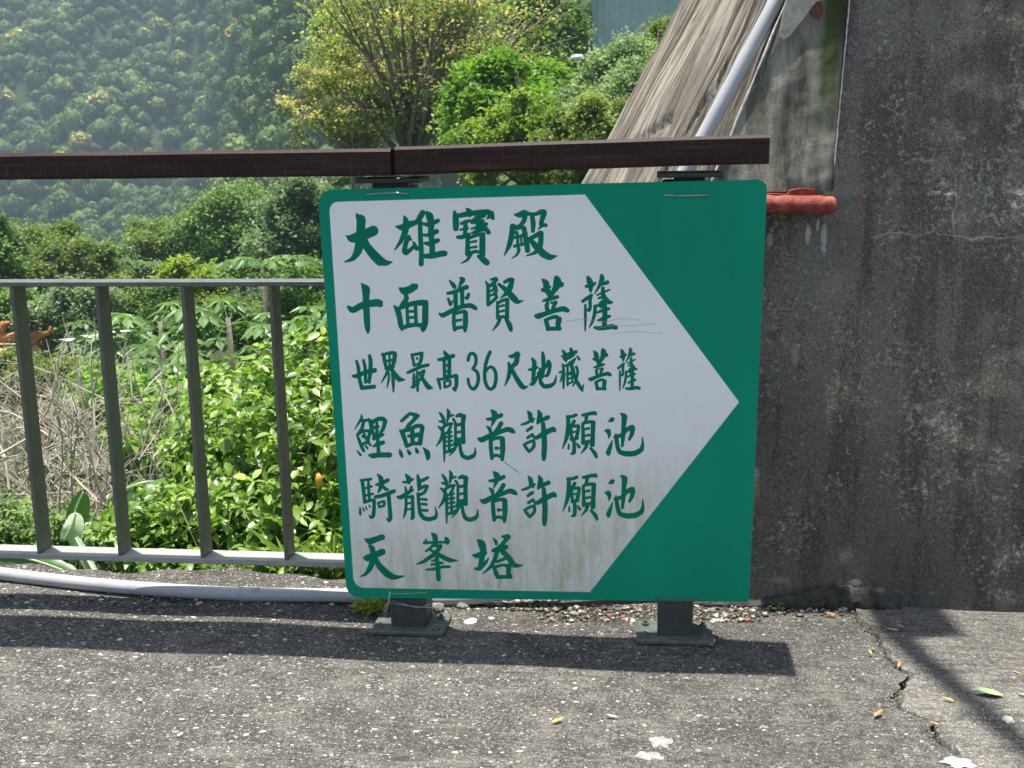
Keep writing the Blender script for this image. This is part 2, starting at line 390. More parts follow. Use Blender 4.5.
MAT = {}
MAT['ground'] = mat_ground('pebbly_concrete', 1.0, (0.104, 0.099, 0.090))
MAT['ground2'] = mat_ground('patched_concrete', 0.85, (0.148, 0.141, 0.127), True)
MAT['wall'] = mat_wall(); MAT['wing'] = mat_wing(); MAT['slab'] = mat_slab()
MAT['wood'] = mat_wood(); MAT['green'] = mat_green(); MAT['white'] = mat_white_paint()
MAT['letter'] = simple('green_letter_paint', (0.0, 0.18, 0.10), 0.5, 0, 0.1, var=0.12, nscale=25, bump=0)
MAT['post'] = simple('dark_green_grey_steel_paint', (0.050, 0.055, 0.048), 0.5, 0.0, 0.4, 0.22, 40, 0.2)
MAT['baluster'] = simple('olive_grey_steel_paint', (0.105, 0.116, 0.090), 0.48, 0.0, 0.45, 0.15, 25, 0.15)
MAT['rail'] = simple('grey_steel_paint', (0.125, 0.13, 0.125), 0.42, 0.0, 0.5, 0.2, 25, 0.15)
MAT['pvc'] = simple('grey_pvc', (0.40, 0.40, 0.41), 0.34, 0.0, 0.5, 0.08, 18, 0.05)
MAT['wire'] = simple('galvanised_wire', (0.42, 0.41, 0.40), 0.35, 0.8, 0.5, 0.3, 60, 0)
MAT['rusty_wire'] = simple('dull_wire', (0.16, 0.14, 0.13), 0.5, 0.6, 0.5, 0.3, 60, 0)
MAT['zinc'] = simple('bolt_steel', (0.16, 0.17, 0.17), 0.45, 0.5, 0.5, 0.3, 60, 0.2)
MAT['plate'] = simple('mossy_plate_paint', (0.085, 0.10, 0.088), 0.6, 0.0, 0.4, 0.4, 45, 0.4)
MAT['terrain'] = mat_terrain()
MAT['bark'] = simple('bark', (0.13, 0.11, 0.085), 0.9, 0, 0.2, 0.4, 25, 0.5, 0.01)
MAT['palebark'] = simple('pale_bark', (0.24, 0.21, 0.17), 0.9, 0, 0.2, 0.35, 25, 0.5, 0.01)
MAT['soil'] = simple('dark_soil', (0.022, 0.02, 0.017), 0.95, 0, 0.15, 0.5, 60, 0.6, 0.01)
MAT['crust'] = simple('black_crust', (0.060, 0.056, 0.048), 0.95, 0, 0.15, 0.6, 45, 0.8, 0.012)
MAT['stone'] = simple('grey_stone', (0.27, 0.26, 0.235), 0.9, 0, 0.2, 0.5, 70, 0.5, 0.004)
MAT['pale'] = simple('pale_cement', (0.55, 0.53, 0.48), 0.9, 0, 0.2, 0.3, 70, 0.4, 0.003)
MAT['redbit'] = simple('red_tile_chip', (0.33, 0.10, 0.08), 0.8, 0, 0.3, 0.3, 70, 0.3)
MAT['edge'] = simple('pale_mortar_line', (0.50, 0.48, 0.44), 0.9, 0, 0.2, 0.4, 60, 0.4, 0.003)

# ------------------------------------------------------------------ setting: terrace slabs with the crack between them
CR = [(700, 480), (800, 560), (848, 596), (853.9, 613), (865.5, 627), (879.4, 641), (888.7, 656), (898, 666.5), (911, 675.7), (894.5, 694), (901, 708), (916.5, 715), (936, 721.6), (933, 731), (944, 745), (960.5, 757), (974, 768), (1000, 800), (1050, 880), (1120, 1000)]
crp = [on_z(*p) for p in CR if p[1] > 600]
cry = np.array([p.y for p in crp])[::-1]; crx = np.array([p.x for p in crp])[::-1]
def crack_x(Y):
    base = np.interp(Y, cry, crx)
    return base + 0.0035 * np.sin(Y * 95) + 0.0025 * np.sin(Y * 231 + 1) + 0.002 * np.sin(Y * 410 + 2)
def crack_gap(Y):
    g = 0.0065 + 0.0085 * np.clip(np.sin(Y * 23 + 0.7), 0, 1) + 0.003 * np.clip(np.sin(Y * 61), 0, 1) + 0.010 * np.clip((Y - 2.70) / 0.15, 0, 1)
    return g
Yv = np.concatenate([np.linspace(-3, 1.85, 12)[:-1], np.arange(1.85, 3.02, 0.011)])
EDGE = 3.0
def slab_mesh(name, side, mat):
    n = 330 if side < 0 else 130
    V = []
    for Y in Yv:
        last = Y == Yv[-1]
        cxn = crack_x(Y)
        t = np.linspace(0, 1, n)
        if side < 0: X = cxn - crack_gap(Y) / 2 - (t[::-1] ** 1.9) * (cxn + 7) if True else None
        else: X = cxn + crack_gap(Y) / 2 + (t ** 1.9) * 4
        if side < 0: X = np.sort(X)
        Yr = np.full(n, Y)
        if Y > 2.9 and side < 0:
            k = (Y - 2.9) / (Yv[-1] - 2.9); Yr = Y + k * (0.02 * np.sin(X * 9) + 0.012 * np.sin(X * 31 + 1) + 0.02)
        Z = 0.0022 * np.sin(X * 11 + Y * 7) + 0.0015 * np.sin(Y * 37 + X * 3) + (0.004 if side > 0 else 0)
        d = np.abs(X - cxn); Z = Z - 0.006 * np.exp(-(d / 0.006) ** 2)
        V.append(np.stack([X, Yr, Z], 1))
    V = np.array(V); rows = len(Yv)
    # skirt down at every edge
    def ring(a): b = a.copy(); b[:, 2] -= 0.10; return b
    Vf = V.reshape(-1, 3); idx = np.arange(rows * n).reshape(rows, n)
    Q = np.stack([idx[:-1, :-1], idx[:-1, 1:], idx[1:, 1:], idx[1:, :-1]], -1).reshape(-1, 4)
    allV = [Vf]; allQ = [Q]; b = len(Vf)
    for e in (idx[-1], idx[:, 0] if side > 0 else idx[:, -1]):
        low = ring(Vf[e]); allV.append(low); li = np.arange(b, b + len(e)); b += len(e)
        allQ.append(np.stack([e[:-1], e[1:], li[1:], li[:-1]], -1))
    o = np_mesh(name, np.concatenate(allV), np.concatenate(allQ), mat)
    return tag(o, kind='structure')
slab_mesh('concrete_ground', -1, MAT['ground'])
slab_mesh('pavement', 1, MAT['ground2'])
b = MB(); b.add([(-7, -3, -0.035), (5, -3, -0.035), (5, 2.99, -0.035), (-7, 2.99, -0.035)], [(0, 1, 2, 3)])
tag(b.build('soil_bed', MAT['soil']), kind='structure')

# terrain: one sheet from the terrace edge to the mountain
TY = [2.9, 3.1, 3.5, 4.2, 6, 9, 14, 20, 30, 45]
TZ = [-0.10, -0.28, -0.62, -0.95, -1.35, -1.7, -1.85, -3.0, -6.0, -9]
def sstep(a, b_, x): t = np.clip((x - a) / (b_ - a), 0, 1); return t * t * (3 - 2 * t)
def terr(X, Y):
    X = np.asarray(X, float); Y = np.asarray(Y, float)
    z = np.interp(Y, TY, TZ); t = X / np.maximum(Y, 1.0)
    far = np.interp(Y, [45, 90, 150, 200], [0, -6, -14, -17]); z = z + far
    wl = 1 - sstep(-0.42, -0.27, t); wn = sstep(-0.155, -0.115, t); ws = 1 - wl - wn
    d = np.hypot(X, Y)
    rise = wl * 0.78 * np.maximum(d - 190, 0) + ws * 1.0 * np.maximum(d - 92, 0) + wn * 1.0 * np.maximum(d - 40, 0)
    und = 9 * np.sin(X * 0.047 + 1.0 + Y * 0.012) + 5 * np.sin(X * 0.11 + Y * 0.03) + 3 * np.sin(X * 0.21 - Y * 0.11 + 2)
    return z + rise + und * sstep(60, 160, d) * 0.9
ts = np.linspace(-1.1, 0.9, 260); ds = np.concatenate([np.linspace(2.92, 12, 60), np.geomspace(12.4, 420, 190)])
Tg, Dg = np.meshgrid(ts, ds)
Xg = Tg * np.maximum(Dg, 8) * 1.0; Yg = Dg
near = Dg < 8
Xg = np.where(near, Tg * 8, Xg)
Zg = terr(Xg, Yg)
P = np.stack([Xg, Yg, Zg], -1).reshape(-1, 3)
P[:, 2] += np.where(P[:, 1] > 3.3, 0.02 * np.minimum(P[:, 1], 40) * fbm(P, 0.25, 4, 2), 0)
r_, c_ = Tg.shape; idx = np.arange(r_ * c_).reshape(r_, c_)
Q = np.stack([idx[:-1, :-1], idx[:-1, 1:], idx[1:, 1:], idx[1:, :-1]], -1).reshape(-1, 4)
tag(np_mesh('terrain', P, Q, MAT['terrain'], smooth=True), kind='structure')

# ------------------------------------------------------------------ right-hand walls
BAT = 0.073
wall_o = Vector((0, 2.915, 0)); wall_n = Vector((0, -1, BAT)).normalized()
wing_o = Vector((0, 2.9185, 0))
def relief(grid, amp, scale, seed, nrm):
    f = fbm(grid, scale, 5, seed); return grid + np.outer(f * amp, nrm)
# main wall
bot_s = on_plane(838, 612, wall_o, wall_n); top_s = on_plane(851.5, -1, wall_o, wall_n)
dirs = (top_s - on_plane(833.5, 193, wall_o, wall_n)); dirs /= dirs.z
HW = 1.78
nz_, nx_ = 110, 130
ZW = np.concatenate([np.linspace(-0.06, 1.07, 70), np.linspace(1.07, HW, nz_ - 70)])
V = []
for i in range(nz_):
    z = float(ZW[i])
    x0 = 0.505
    xs_ = x0 + (3.6 - x0) * (np.linspace(0, 1, nx_) ** 1.7)
    V.append(np.stack([xs_, np.full(nx_, 2.915 + BAT * z), np.full(nx_, z)], 1))
x0_low = on_plane(833.5, 193, wall_o, wall_n).x
_l0 = on_plane(545, 578, Vector((0, 2.9185, 0)), wall_n); _l1 = on_plane(788, 0, Vector((0, 2.9185, 0)), wall_n)
LX = lambda z: _l0.x + (_l1.x - _l0.x) / (_l1.z - _l0.z) * (max(z, _l0.z) - _l0.z)
V = np.array(V)
nL = 46; V2 = []
for i in range(nz_):
    z = V[i, 0, 2]; sx = x0_low + max(z - 1.08, 0) * dirs.x; row = V[i].copy(); row[:, 0] += (sx - row[0, 0]) * (1 - np.linspace(0, 1, nx_) ** 1.7)
    xl = LX(z) if i < 70 else sx
    left = np.stack([np.linspace(xl, sx, nL, endpoint=False), np.full(nL, row[0, 1]), np.full(nL, z)], 1); V2.append(np.concatenate([left, row]))
V = np.array(V2); nx_ += nL
G = relief(V.reshape(-1, 3), 0.006, 5.0, 3, np.array(wall_n))
idx = np.arange(nz_ * nx_).reshape(nz_, nx_)
Q = np.stack([idx[:-1, :-1], idx[:-1, 1:], idx[1:, 1:], idx[1:, :-1]], -1).reshape(-1, 4)
back = G.copy(); back[:, 1] = 3.35
e = np.concatenate([idx[0, :], idx[1:, -1], idx[-1, -2::-1], idx[-2:0:-1, 0]]); e2 = np.roll(e, -1)
Qs = np.stack([e, e + len(G), e2 + len(G), e2], -1)
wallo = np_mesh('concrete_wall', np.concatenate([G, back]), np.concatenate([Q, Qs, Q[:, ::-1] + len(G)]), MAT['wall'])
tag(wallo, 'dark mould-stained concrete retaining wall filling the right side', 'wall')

# gusset (wing) wall with slanting top edge
wing_n = wall_n
def wp(px, py): return on_plane(px, py, wing_o, wing_n)
L1a = wp(545, 578); L1b = wp(788, 0); L1d = (L1b - L1a); L1top = L1a + L1d * ((HW - 0.02 - L1a.z) / L1d.z)
seam = lambda z: x0_low + max(z - 1.08, 0) * dirs.x
V = []; nz2, nx2 = 90, 60
for i in range(nz2):
    z = 1.04 + (HW - 0.02 - 1.04) * i / (nz2 - 1)
    xl = L1a.x + (L1d.x / L1d.z) * (z - L1a.z) if z > L1a.z else L1a.x
    xr = seam(z) - 0.001
    if xl > xr - 0.02: xl = xr - 0.02
    V.append(np.stack([np.linspace(xl, xr, nx2), np.full(nx2, 2.9205 + BAT * z + 0.10 * max(z - 1.06, 0)), np.full(nx2, z)], 1))
G = relief(np.array(V).reshape(-1, 3), 0.006, 6.0, 5, np.array(wing_n))
idx = np.arange(nz2 * nx2).reshape(nz2, nx2)
Q = np.stack([idx[:-1, :-1], idx[:-1, 1:], idx[1:, 1:], idx[1:, :-1]], -1).reshape(-1, 4)
back = G.copy(); back[:, 1] += 0.10
e = np.concatenate([idx[0, :], idx[1:, -1], idx[-1, -2::-1], idx[-2:0:-1, 0]]); e2 = np.roll(e, -1)
Qs = np.stack([e, e + len(G), e2 + len(G), e2], -1)
wing = thing('gusset_wall', (0, 0, 0), 'streaky grey triangular wall with slanting top edge behind the green sign', 'wall')
np_mesh('wall_face', np.concatenate([G, back]), np.concatenate([Q, Qs, Q[:, ::-1] + len(G)]), MAT['wing'], wing)
# mortar line along the slanting edge, along the joint, and the broken plaster cap
b = MB(); pts = []
for k in range(40):
    t = k / 39; p = L1a.lerp(L1top, 0.35 + 0.65 * t); p = p + Vector((0.0006 * math.sin(k * 1.7), 0.10 * max(p.z - 1.06, 0) - 0.004, 0)); pts.append(p)
b.tube(pts, [0.0034 + 0.0008 * math.sin(k * 5.2) for k in range(40)], 6)
b.build('mortar_edge', MAT['edge'], wing, True)
b = MB(); pts = []
for k in range(50):
    z = 1.13 + (HW - 0.06 - 1.13) * k / 49
    pts.append(Vector((seam(z) - 0.004 + 0.0005 * math.sin(k * 1.3), 2.915 + BAT * z - 0.005, z)))
b.tube(pts, [0.0019 + 0.0006 * math.sin(k * 3.1) for k in range(50)], 6)
b.build('joint_line', MAT['edge'], wing, True)
b = MB(); cap = [(792, -25), (846, -25), (830, -2), (816, 2), (806, 15), (797, 26), (790, 36), (783, 40), (779, 37), (781, 22)]
b.prism([wp(*p) + Vector((0, -0.012, 0)) for p in cap], (0, 0.014, 0)); b.build('plaster_patch', simple('grey_plaster', (0.36, 0.34, 0.29), 0.9, 0, 0.2, 0.3, 40, 0.4, 0.005), wing, fix=True)
b = MB(); b.prism([wp(*p) + Vector((0, -0.006, 0)) for p in [(812, 0), (822, 3), (823, 14), (818, 21), (811, 16), (807, 9)]], (0, 0.008, 0))
b.build('rust_stain', simple('rusty_brown', (0.13, 0.06, 0.035), 0.9, 0, 0.2, 0.4, 60, 0.5, 0.005), wing, fix=True)

# striated slope slab behind the gusset
A0 = L1a + Vector((0.0, 0.03, -0.12)); A1 = L1a + L1d * 1.45 + Vector((0, 0.03, 0))
B0 = on_y(372, 585, 3.55); B1t = on_y(680, 0, 4.25); Bd = B1t - B0; B1 = B0 + Bd * 1.45
ns, nt_ = 90, 130
V = []; UVs = []
for j in range(nt_):
    t = j / (nt_ - 1)
    for i in range(ns):
        s_ = i / (ns - 1); p = A0.lerp(A1, t).lerp(B0.lerp(B1, t), s_); V.append((p.x, p.y, p.z)); UVs.append((s_ * 1.2, t * 2.4))
V = np.array(V); nn = (A1 - A0).cross(B0 - A0).normalized()
if nn.y > 0: nn = -nn
us = np.array([(u[0] * 9, u[1] * 0.7, 0) for u in UVs]); us2 = np.array([(u[0] * 30, u[1] * 1.2, 2) for u in UVs]); us3 = np.array([(u[0] * 2.2 - u[1] * 0.5, u[1] * 1.1 + u[0], 4) for u in UVs])
disp = 0.016 * fbm(us, 1, 4, 1) + 0.006 * fbm(us2, 1, 3, 2) + 0.03 * fbm(us3, 1, 4, 3)
# two narrow fissures running across the grain
def fiss(s0, t0, s1, t1, w, dpt):
    S_ = np.array([u[0] / 1.2 for u in UVs]); T_ = np.array([u[1] / 2.4 for u in UVs])
    dx, dt = s1 - s0, t1 - t0; L = dx * dx + dt * dt
    k = np.clip(((S_ - s0) * dx + (T_ - t0) * dt) / L, 0, 1)
    dd = np.hypot(S_ - (s0 + k * dx), (T_ - (t0 + k * dt)) * 2); return -dpt * np.exp(-(dd / w) ** 2)
disp += fiss(0.45, 0.40, 0.25, 0.62, 0.012, 0.03) + fiss(0.80, 0.50, 0.55, 0.56, 0.010, 0.025) + fiss(0.62, 0.66, 0.5, 0.9, 0.012, 0.02)
G = V + np.outer(disp, np.array(nn))
idx = np.arange(ns * nt_).reshape(nt_, ns)
Q = np.stack([idx[:-1, :-1], idx[:-1, 1:], idx[1:, 1:], idx[1:, :-1]], -1).reshape(-1, 4)
back = G - np.outer(np.full(len(G), 0.22), np.array(nn))
e = np.concatenate([idx[0, :], idx[1:, -1], idx[-1, -2::-1], idx[-2:0:-1, 0]]); e2 = np.roll(e, -1)
Qs = np.stack([e, e + len(G), e2 + len(G), e2], -1)
slab = np_mesh('concrete_slope', np.concatenate([G, back]), np.concatenate([Q, Qs, Q[:, ::-1] + len(G)]), MAT['slab'])
uvl = slab.data.uv_layers.new(name='UVMap'); uva = np.array(UVs + UVs, dtype=np.float32)
li = np.empty(len(slab.data.loops), dtype=np.int32); slab.data.loops.foreach_get('vertex_index', li)
uvl.data.foreach_set('uv', uva[li].ravel())
tag(slab, 'leaning sunlit concrete slope with long weathered streaks, under the grey pipe', 'slope')

# black crust at the foot of the wall
b = MB(); n = 46; rows = []
for k in range(n):
    px = 690 + (900 - 690) * k / (n - 1); t = k / (n - 1)
    topy = np.interp(px, [690, 720, 750, 800, 830, 850, 875, 890, 900], [608, 606, 600, 590, 583, 584, 590, 600, 609])
    pb = on_z(px, 611); pb.y = min(pb.y, 2.905)
    tp = on_plane(px, topy, wall_o, wall_n)
    rows.append((Vector((pb.x, 2.935, -0.02)), Vector((pb.x, 2.893 - 0.006 * math.sin(k * 1.9) - 0.006, 0.003)), Vector((tp.x, 2.893 + 0.003 * math.sin(k * 2.7), max(tp.z * 0.55, 0.008))), Vector((tp.x, 2.90 + BAT * tp.z, max(tp.z * 0.92, 0.012) + 0.004 * math.sin(k * 2.1))), Vector((tp.x, 2.935 + BAT * tp.z, max(tp.z, 0.015)))))
vs = [v for r in rows for v in r]; fs = []
for k in range(n - 1):
    for j in range(4): fs.append((k * 5 + j, (k + 1) * 5 + j, (k + 1) * 5 + j + 1, k * 5 + j + 1))
b.add(vs, fs); tag(b.build('wall_crust', MAT['crust'], smooth=True), 'low black mossy crust along the foot of the dark wall right of the sign', 'crust')

# pale cement spills on the ground
def blob(name, px, py, rx, ry, mat, label, seed, z=0.006, cat='cement spill'):
    c = on_z(px, py); b = MB(); n = 40; rs = random.Random(seed); ph = [rs.random() * 6 for _ in range(4)]
    ring = []
    for k in range(n):
        a = 2 * math.pi * k / n; q = 1 + 0.12 * math.sin(2 * a + ph[0]) + 0.2 * math.sin(5 * a + ph[1]) + 0.08 * math.sin(9 * a + ph[2]) + rs.uniform(-.1, .1)
        ring.append((rx * q * math.cos(a), ry * q * math.sin(a)))
    vs = [(0, 0, 0)] + [(x * 0.55, y * 0.55, -0.0005) for x, y in ring] + [(x, y, -0.006) for x, y in ring]
    fs = [(0, 1 + k, 1 + (k + 1) % n) for k in range(n)] + [(1 + k, 1 + n + k, 1 + n + (k + 1) % n, 1 + (k + 1) % n) for k in range(n)]
    b.add(vs, fs); o = b.build(name, mat, smooth=True); o.location = (c.x, c.y, z); return tag(o, label, cat)
spill = simple('cement_splash', (0.33, 0.31, 0.28), 0.9, 0, 0.2, 0.5, 55, 0.8, 0.006)
blob('cement_spill', 648, 757, 0.030, 0.020, spill, 'larger crusty pale cement spill at the bottom edge of the ground', 3)
blob('cement_spill', 661, 742, 0.020, 0.024, spill, 'smaller crusty cement spill just behind the larger one', 4)
blob('cement_spill', 958, 764, 0.030, 0.018, MAT['pale'], 'bright white cement patch beside the crack at bottom right', 5, 0.009)
blob('cement_spill', 1008, 721, 0.012, 0.012, MAT['pale'], 'small white cement fleck on the right paving near the green leaf', 6, 0.009)

# ------------------------------------------------------------------ sign
bl, br = on_y(347, 597, 2.655), on_y(749, 602, 2.655)
tl, tr_ = on_y(318, 190, 2.595), on_y(767, 180, 2.595)
so_ = (bl + br) / 2; ax = (br - bl).normalized(); upv = ((tl + tr_) / 2 - so_); upv = (upv - ax * upv.dot(ax)).normalized()
sn = ax.cross(upv).normalized()
if sn.y > 0: sn = -sn
sign = thing('direction_sign', so_, 'green board with a white arrow field and six rows of green brush characters', 'sign')
Ms = Matrix(((ax.x, -sn.x, upv.x, 0), (ax.y, -sn.y, upv.y, 0), (ax.z, -sn.z, upv.z, 0), (0, 0, 0, 1)))
sign.matrix_world = Matrix.Translation(so_) @ Ms
Mi = sign.matrix_world.inverted()
def sgn(px, py):
    p = Mi @ on_plane(px, py, so_, sn); return p.x, p.z
def round_poly(pts, rad, seg=7):
    out = []; n = len(pts)
    for i, (p, r) in enumerate(zip(pts, rad)):
        p = Vector(p); a = (Vector(pts[i - 1]) - p).normalized(); c = (Vector(pts[(i + 1) % n]) - p).normalized()
        if r <= 0: out.append(p); continue
        half = math.acos(max(-1, min(1, a.dot(c)))) / 2; d = r / math.tan(half)
        cen = p + (a + c).normalized() * (r / math.sin(half)); s0 = p + a * d - cen; s1 = p + c * d - cen
        a0 = math.atan2(s0.y, s0.x); a1 = math.atan2(s1.y, s1.x); da = (a1 - a0 + math.pi) % (2 * math.pi) - math.pi
        for k in range(seg + 1):
            an = a0 + da * k / seg; out.append(cen + Vector((math.cos(an), math.sin(an))) * r)
    return out
def plate(poly, y0, y1, name, mat, parent):
    b = MB(); b.prism([(p[0], y0, p[1]) for p in poly], (0, y1 - y0, 0)); return b.build(name, mat, parent, fix=True)
outer = round_poly([sgn(347, 597.5), sgn(749, 602), sgn(767.5, 179.5), sgn(317.5, 190)], [0.032, 0.008, 0.022, 0.034])
panel = plate(outer, 0.0, 0.0035, 'panel', MAT['green'], sign)
inner = round_poly([sgn(354, 587.5), sgn(590, 592), sgn(739, 402), sgn(585, 194.5), sgn(329, 202)], [0.026, 0, 0, 0, 0.022])
field = plate(inner, -0.0006, 0.0012, 'arrow_field', MAT['white'], panel)

# ---- brush lettering: strokes "x y width; ..." traced in enlarged frames, merged as one clean painted shape
CH = {}
def ch(name, ox, oy, sc, txt):
    st = []
    for s_ in txt.strip().split('|'):
        s_ = s_.strip()
        if s_: st.append(np.array([[float(q) for q in p.split()] for p in s_.split(';') if p.strip()]))
    CH[name] = [np.stack([a[:, 0] / sc + ox, a[:, 1] / sc + oy, a[:, 2] / sc], 1) for a in st]
ch('da', 340, 200, 9.309, "60 332 8; 100 358 55; 140 352 85; 230 322 92; 310 287 92|152 122 5; 172 160 45; 197 180 80; 195 240 78; 190 320 75; 185 400 80; 165 480 70; 120 545 42; 45 577 8|215 350 60; 250 430 70; 310 505 82; 375 570 85; 430 585 50; 485 577 8")
ch('xiong', 340, 200, 9.309, "520 245 10; 570 255 50; 640 230 60; 700 210 45; 720 205 30|595 148 8; 612 185 45; 620 240 65|620 220 60; 605 300 55; 570 380 38; 510 465 8|640 345 38; 615 400 40; 600 470 46; 615 490 45; 660 460 33; 690 430 30|685 395 20; 715 450 40|625 350 38; 660 368 20|770 120 50; 745 160 50; 710 212 30|745 200 38; 750 350 42; 758 480 42; 757 595 44|805 108 10; 835 150 66; 850 210 55|850 200 55; 848 300 50; 857 400 50; 860 490 50|770 218 22; 830 230 42; 912 192 36|770 325 16; 830 325 36; 900 292 42|790 402 20; 840 405 46; 912 375 36|780 522 36; 850 520 50; 940 500 52; 975 497 50")
ch('bao', 450, 200, 9.309, "155 80 14; 180 108 50; 185 135 45|40 105 16; 52 150 50; 55 220 56; 55 265 48|60 150 36; 150 132 46; 250 118 46; 350 112 50; 375 130 52|385 125 48; 398 165 32; 410 180 10|375 150 40; 345 172 12|105 218 26; 165 198 28; 188 188 18|95 278 14; 160 262 30|72 345 28; 110 345 38; 175 322 34|145 205 36; 140 330 36|325 148 20; 255 165 42; 205 205 34|205 205 26; 270 205 42; 305 195 34|200 268 14; 270 248 34; 335 225 36|265 190 40; 262 280 42|205 308 20; 270 282 34; 330 270 34|335 265 34; 358 300 42|165 340 36; 165 420 40; 165 500 46|185 352 26; 250 325 30; 312 318 36|302 330 50; 302 420 54; 302 510 50|188 392 16; 242 383 22|188 444 16; 245 435 22|180 498 34; 240 478 28; 300 492 26|190 510 32; 160 558 24; 105 588 6|270 525 34; 310 555 54; 342 582 52")
ch('dian', 450, 200, 9.309, "605 137 16; 650 138 50; 690 118 50; 740 130 30|700 130 46; 690 190 40; 650 240 30; 590 253 34|585 245 50; 575 330 50; 552 420 42; 508 512 8|610 268 24; 685 252 28|600 352 20; 660 335 26; 710 310 26|622 300 26; 630 352 26|690 265 42; 700 330 44; 715 410 46; 722 470 44|632 360 22; 630 420 28; 642 468 28; 622 510 18; 575 545 6|600 430 26; 640 418 22; 700 410 26|662 345 18; 668 415 18|740 130 26; 800 130 32; 850 110 44; 872 113 52|765 150 38; 775 220 44; 772 290 30|875 125 52; 855 190 40; 850 228 38; 892 235 32|822 272 8; 850 245 24|740 362 34; 800 330 38; 842 305 42|847 310 46; 845 390 46; 830 450 50; 790 490 30; 710 520 6|740 362 36; 800 430 56; 870 500 66; 930 532 52; 995 520 8")
ch('shi', 345, 275, 11.378, "28 352 10; 60 382 50; 95 397 66; 200 342 72; 300 322 78; 370 315 82; 400 325 78|188 95 10; 215 130 50; 240 165 88; 240 250 72; 245 400 70; 253 550 66; 260 620 50; 262 662 12")
ch('mian', 345, 275, 11.378, "620 148 16; 675 182 80; 740 165 80; 790 130 82|692 220 38; 700 270 54; 660 335 56; 635 360 36|558 350 12; 598 395 60; 622 480 58; 636 570 56; 650 625 24|600 390 34; 700 345 50; 800 318 52; 880 315 66|918 318 66; 915 420 70; 912 540 66; 892 600 66; 888 640 16|706 370 34; 716 560 36|803 350 36; 810 560 36|712 414 26; 805 412 26|716 485 26; 805 480 26|650 605 40; 720 578 46; 800 565 44; 890 575 46")
ch('pu', 435, 270, 11.378, "165 118 12; 200 158 42; 222 190 46|288 88 16; 315 112 56; 290 160 34; 265 215 12|145 265 30; 220 250 42; 300 215 44; 360 195 50|232 250 46; 236 320 46; 238 420 44|308 220 46; 312 400 40|150 325 24; 176 390 36|205 350 14; 180 380 24|382 278 36; 366 320 36; 348 312 20|50 495 16; 90 515 50; 180 470 50; 300 418 46; 400 402 50; 455 430 46; 474 446 14|215 500 36; 215 600 40; 225 680 36|215 500 30; 280 480 34; 335 470 38|348 485 50; 348 600 56; 342 690 34|250 575 30; 300 565 22|225 665 40; 300 650 34; 345 660 34")
ch('xian', 435, 270, 11.378, "578 130 14; 605 180 40; 605 300 40; 605 395 36|640 108 24; 690 97 36; 705 112 30|690 112 36; 670 150 44; 640 170 40; 605 190 26|670 150 36; 675 210 34; 640 240 20|690 180 26; 700 230 30; 680 270 30; 630 290 20|682 262 34; 700 310 34; 660 350 32; 610 398 26|725 160 28; 790 210 50; 850 270 66; 905 330 70; 940 362 44; 1005 348 6|795 135 36; 850 108 42; 880 112 46|880 112 42; 855 200 62; 820 258 48; 745 320 8|712 370 32; 712 460 32; 715 540 40|715 375 32; 770 345 32; 825 335 36|824 345 42; 822 440 42; 820 540 44|730 415 20; 785 400 24|730 475 20; 785 460 26|720 545 44; 770 530 32; 820 540 36|740 560 32; 710 620 32; 655 690 6|812 560 40; 850 630 56; 864 680 40")
ch('pu2', 530, 270, 11.378, "140 105 16; 182 150 68; 192 220 64; 225 280 56|145 225 40; 190 240 36|200 200 44; 235 190 14|298 85 42; 310 120 82; 300 190 74; 262 250 50; 245 280 46|350 162 64|150 350 22; 220 330 46; 312 305 36|238 275 54; 215 340 34|185 400 36; 198 450 44|290 370 44; 265 425 36; 255 455 34|200 372 32; 190 430 42|240 372 20; 290 370 26|55 520 16; 95 525 60; 180 495 50; 280 462 48; 380 440 56; 420 458 50; 445 462 12|180 570 44; 200 640 48; 205 680 28|180 570 34; 250 537 38; 300 532 42|330 560 62; 318 630 54; 332 670 42|200 668 42; 340 665 40")
ch('sa', 530, 270, 11.378, "660 85 36; 680 130 66; 690 190 54; 690 240 28|640 185 30; 700 175 44; 740 150 26|815 62 34; 820 100 54; 790 180 32; 735 268 8|800 165 30; 880 140 44|600 355 32; 650 320 36; 700 285 32|700 285 28; 682 350 34; 686 420 34; 672 460 32; 650 448 16|630 400 26; 630 550 28; 628 690 12|830 205 36; 830 260 44; 840 310 44|765 285 16; 830 255 22; 905 224 16|780 320 20; 850 300 36|792 380 20; 840 352 44; 900 365 44; 940 368 12|850 310 40; 885 348 40|735 410 26; 800 398 26; 860 390 28|742 420 36; 735 500 36; 710 590 28; 675 655 8|852 400 48; 852 500 52; 846 640 52|765 482 20; 850 450 40; 895 440 30|780 572 26; 850 545 40; 905 525 30|740 655 30; 790 662 44; 870 655 48; 930 642 52; 975 655 46|800 422 20; 860 410 30")
ch('shijie', 350, 345, 8.904, "60 145 22; 75 200 28; 85 300 30; 105 375 32|120 135 22; 135 200 26; 140 330 26|175 95 26; 185 150 34; 180 250 32; 172 330 26|25 275 18; 60 275 36; 140 242 34; 220 225 40|140 322 24; 175 320 24|105 382 32; 215 370 34|285 80 16; 300 90 30; 310 150 28; 325 210 24|290 85 22; 370 68 28; 400 75 32|400 80 36; 395 140 34; 378 190 30|352 90 16; 352 190 18|310 145 18; 390 130 20|320 210 22; 385 195 26|345 200 30; 330 250 26; 280 335 6|360 200 28; 400 260 38; 440 305 42; 490 308 6|350 255 14; 345 310 18; 330 380 6|380 240 26; 385 320 28; 388 415 12")
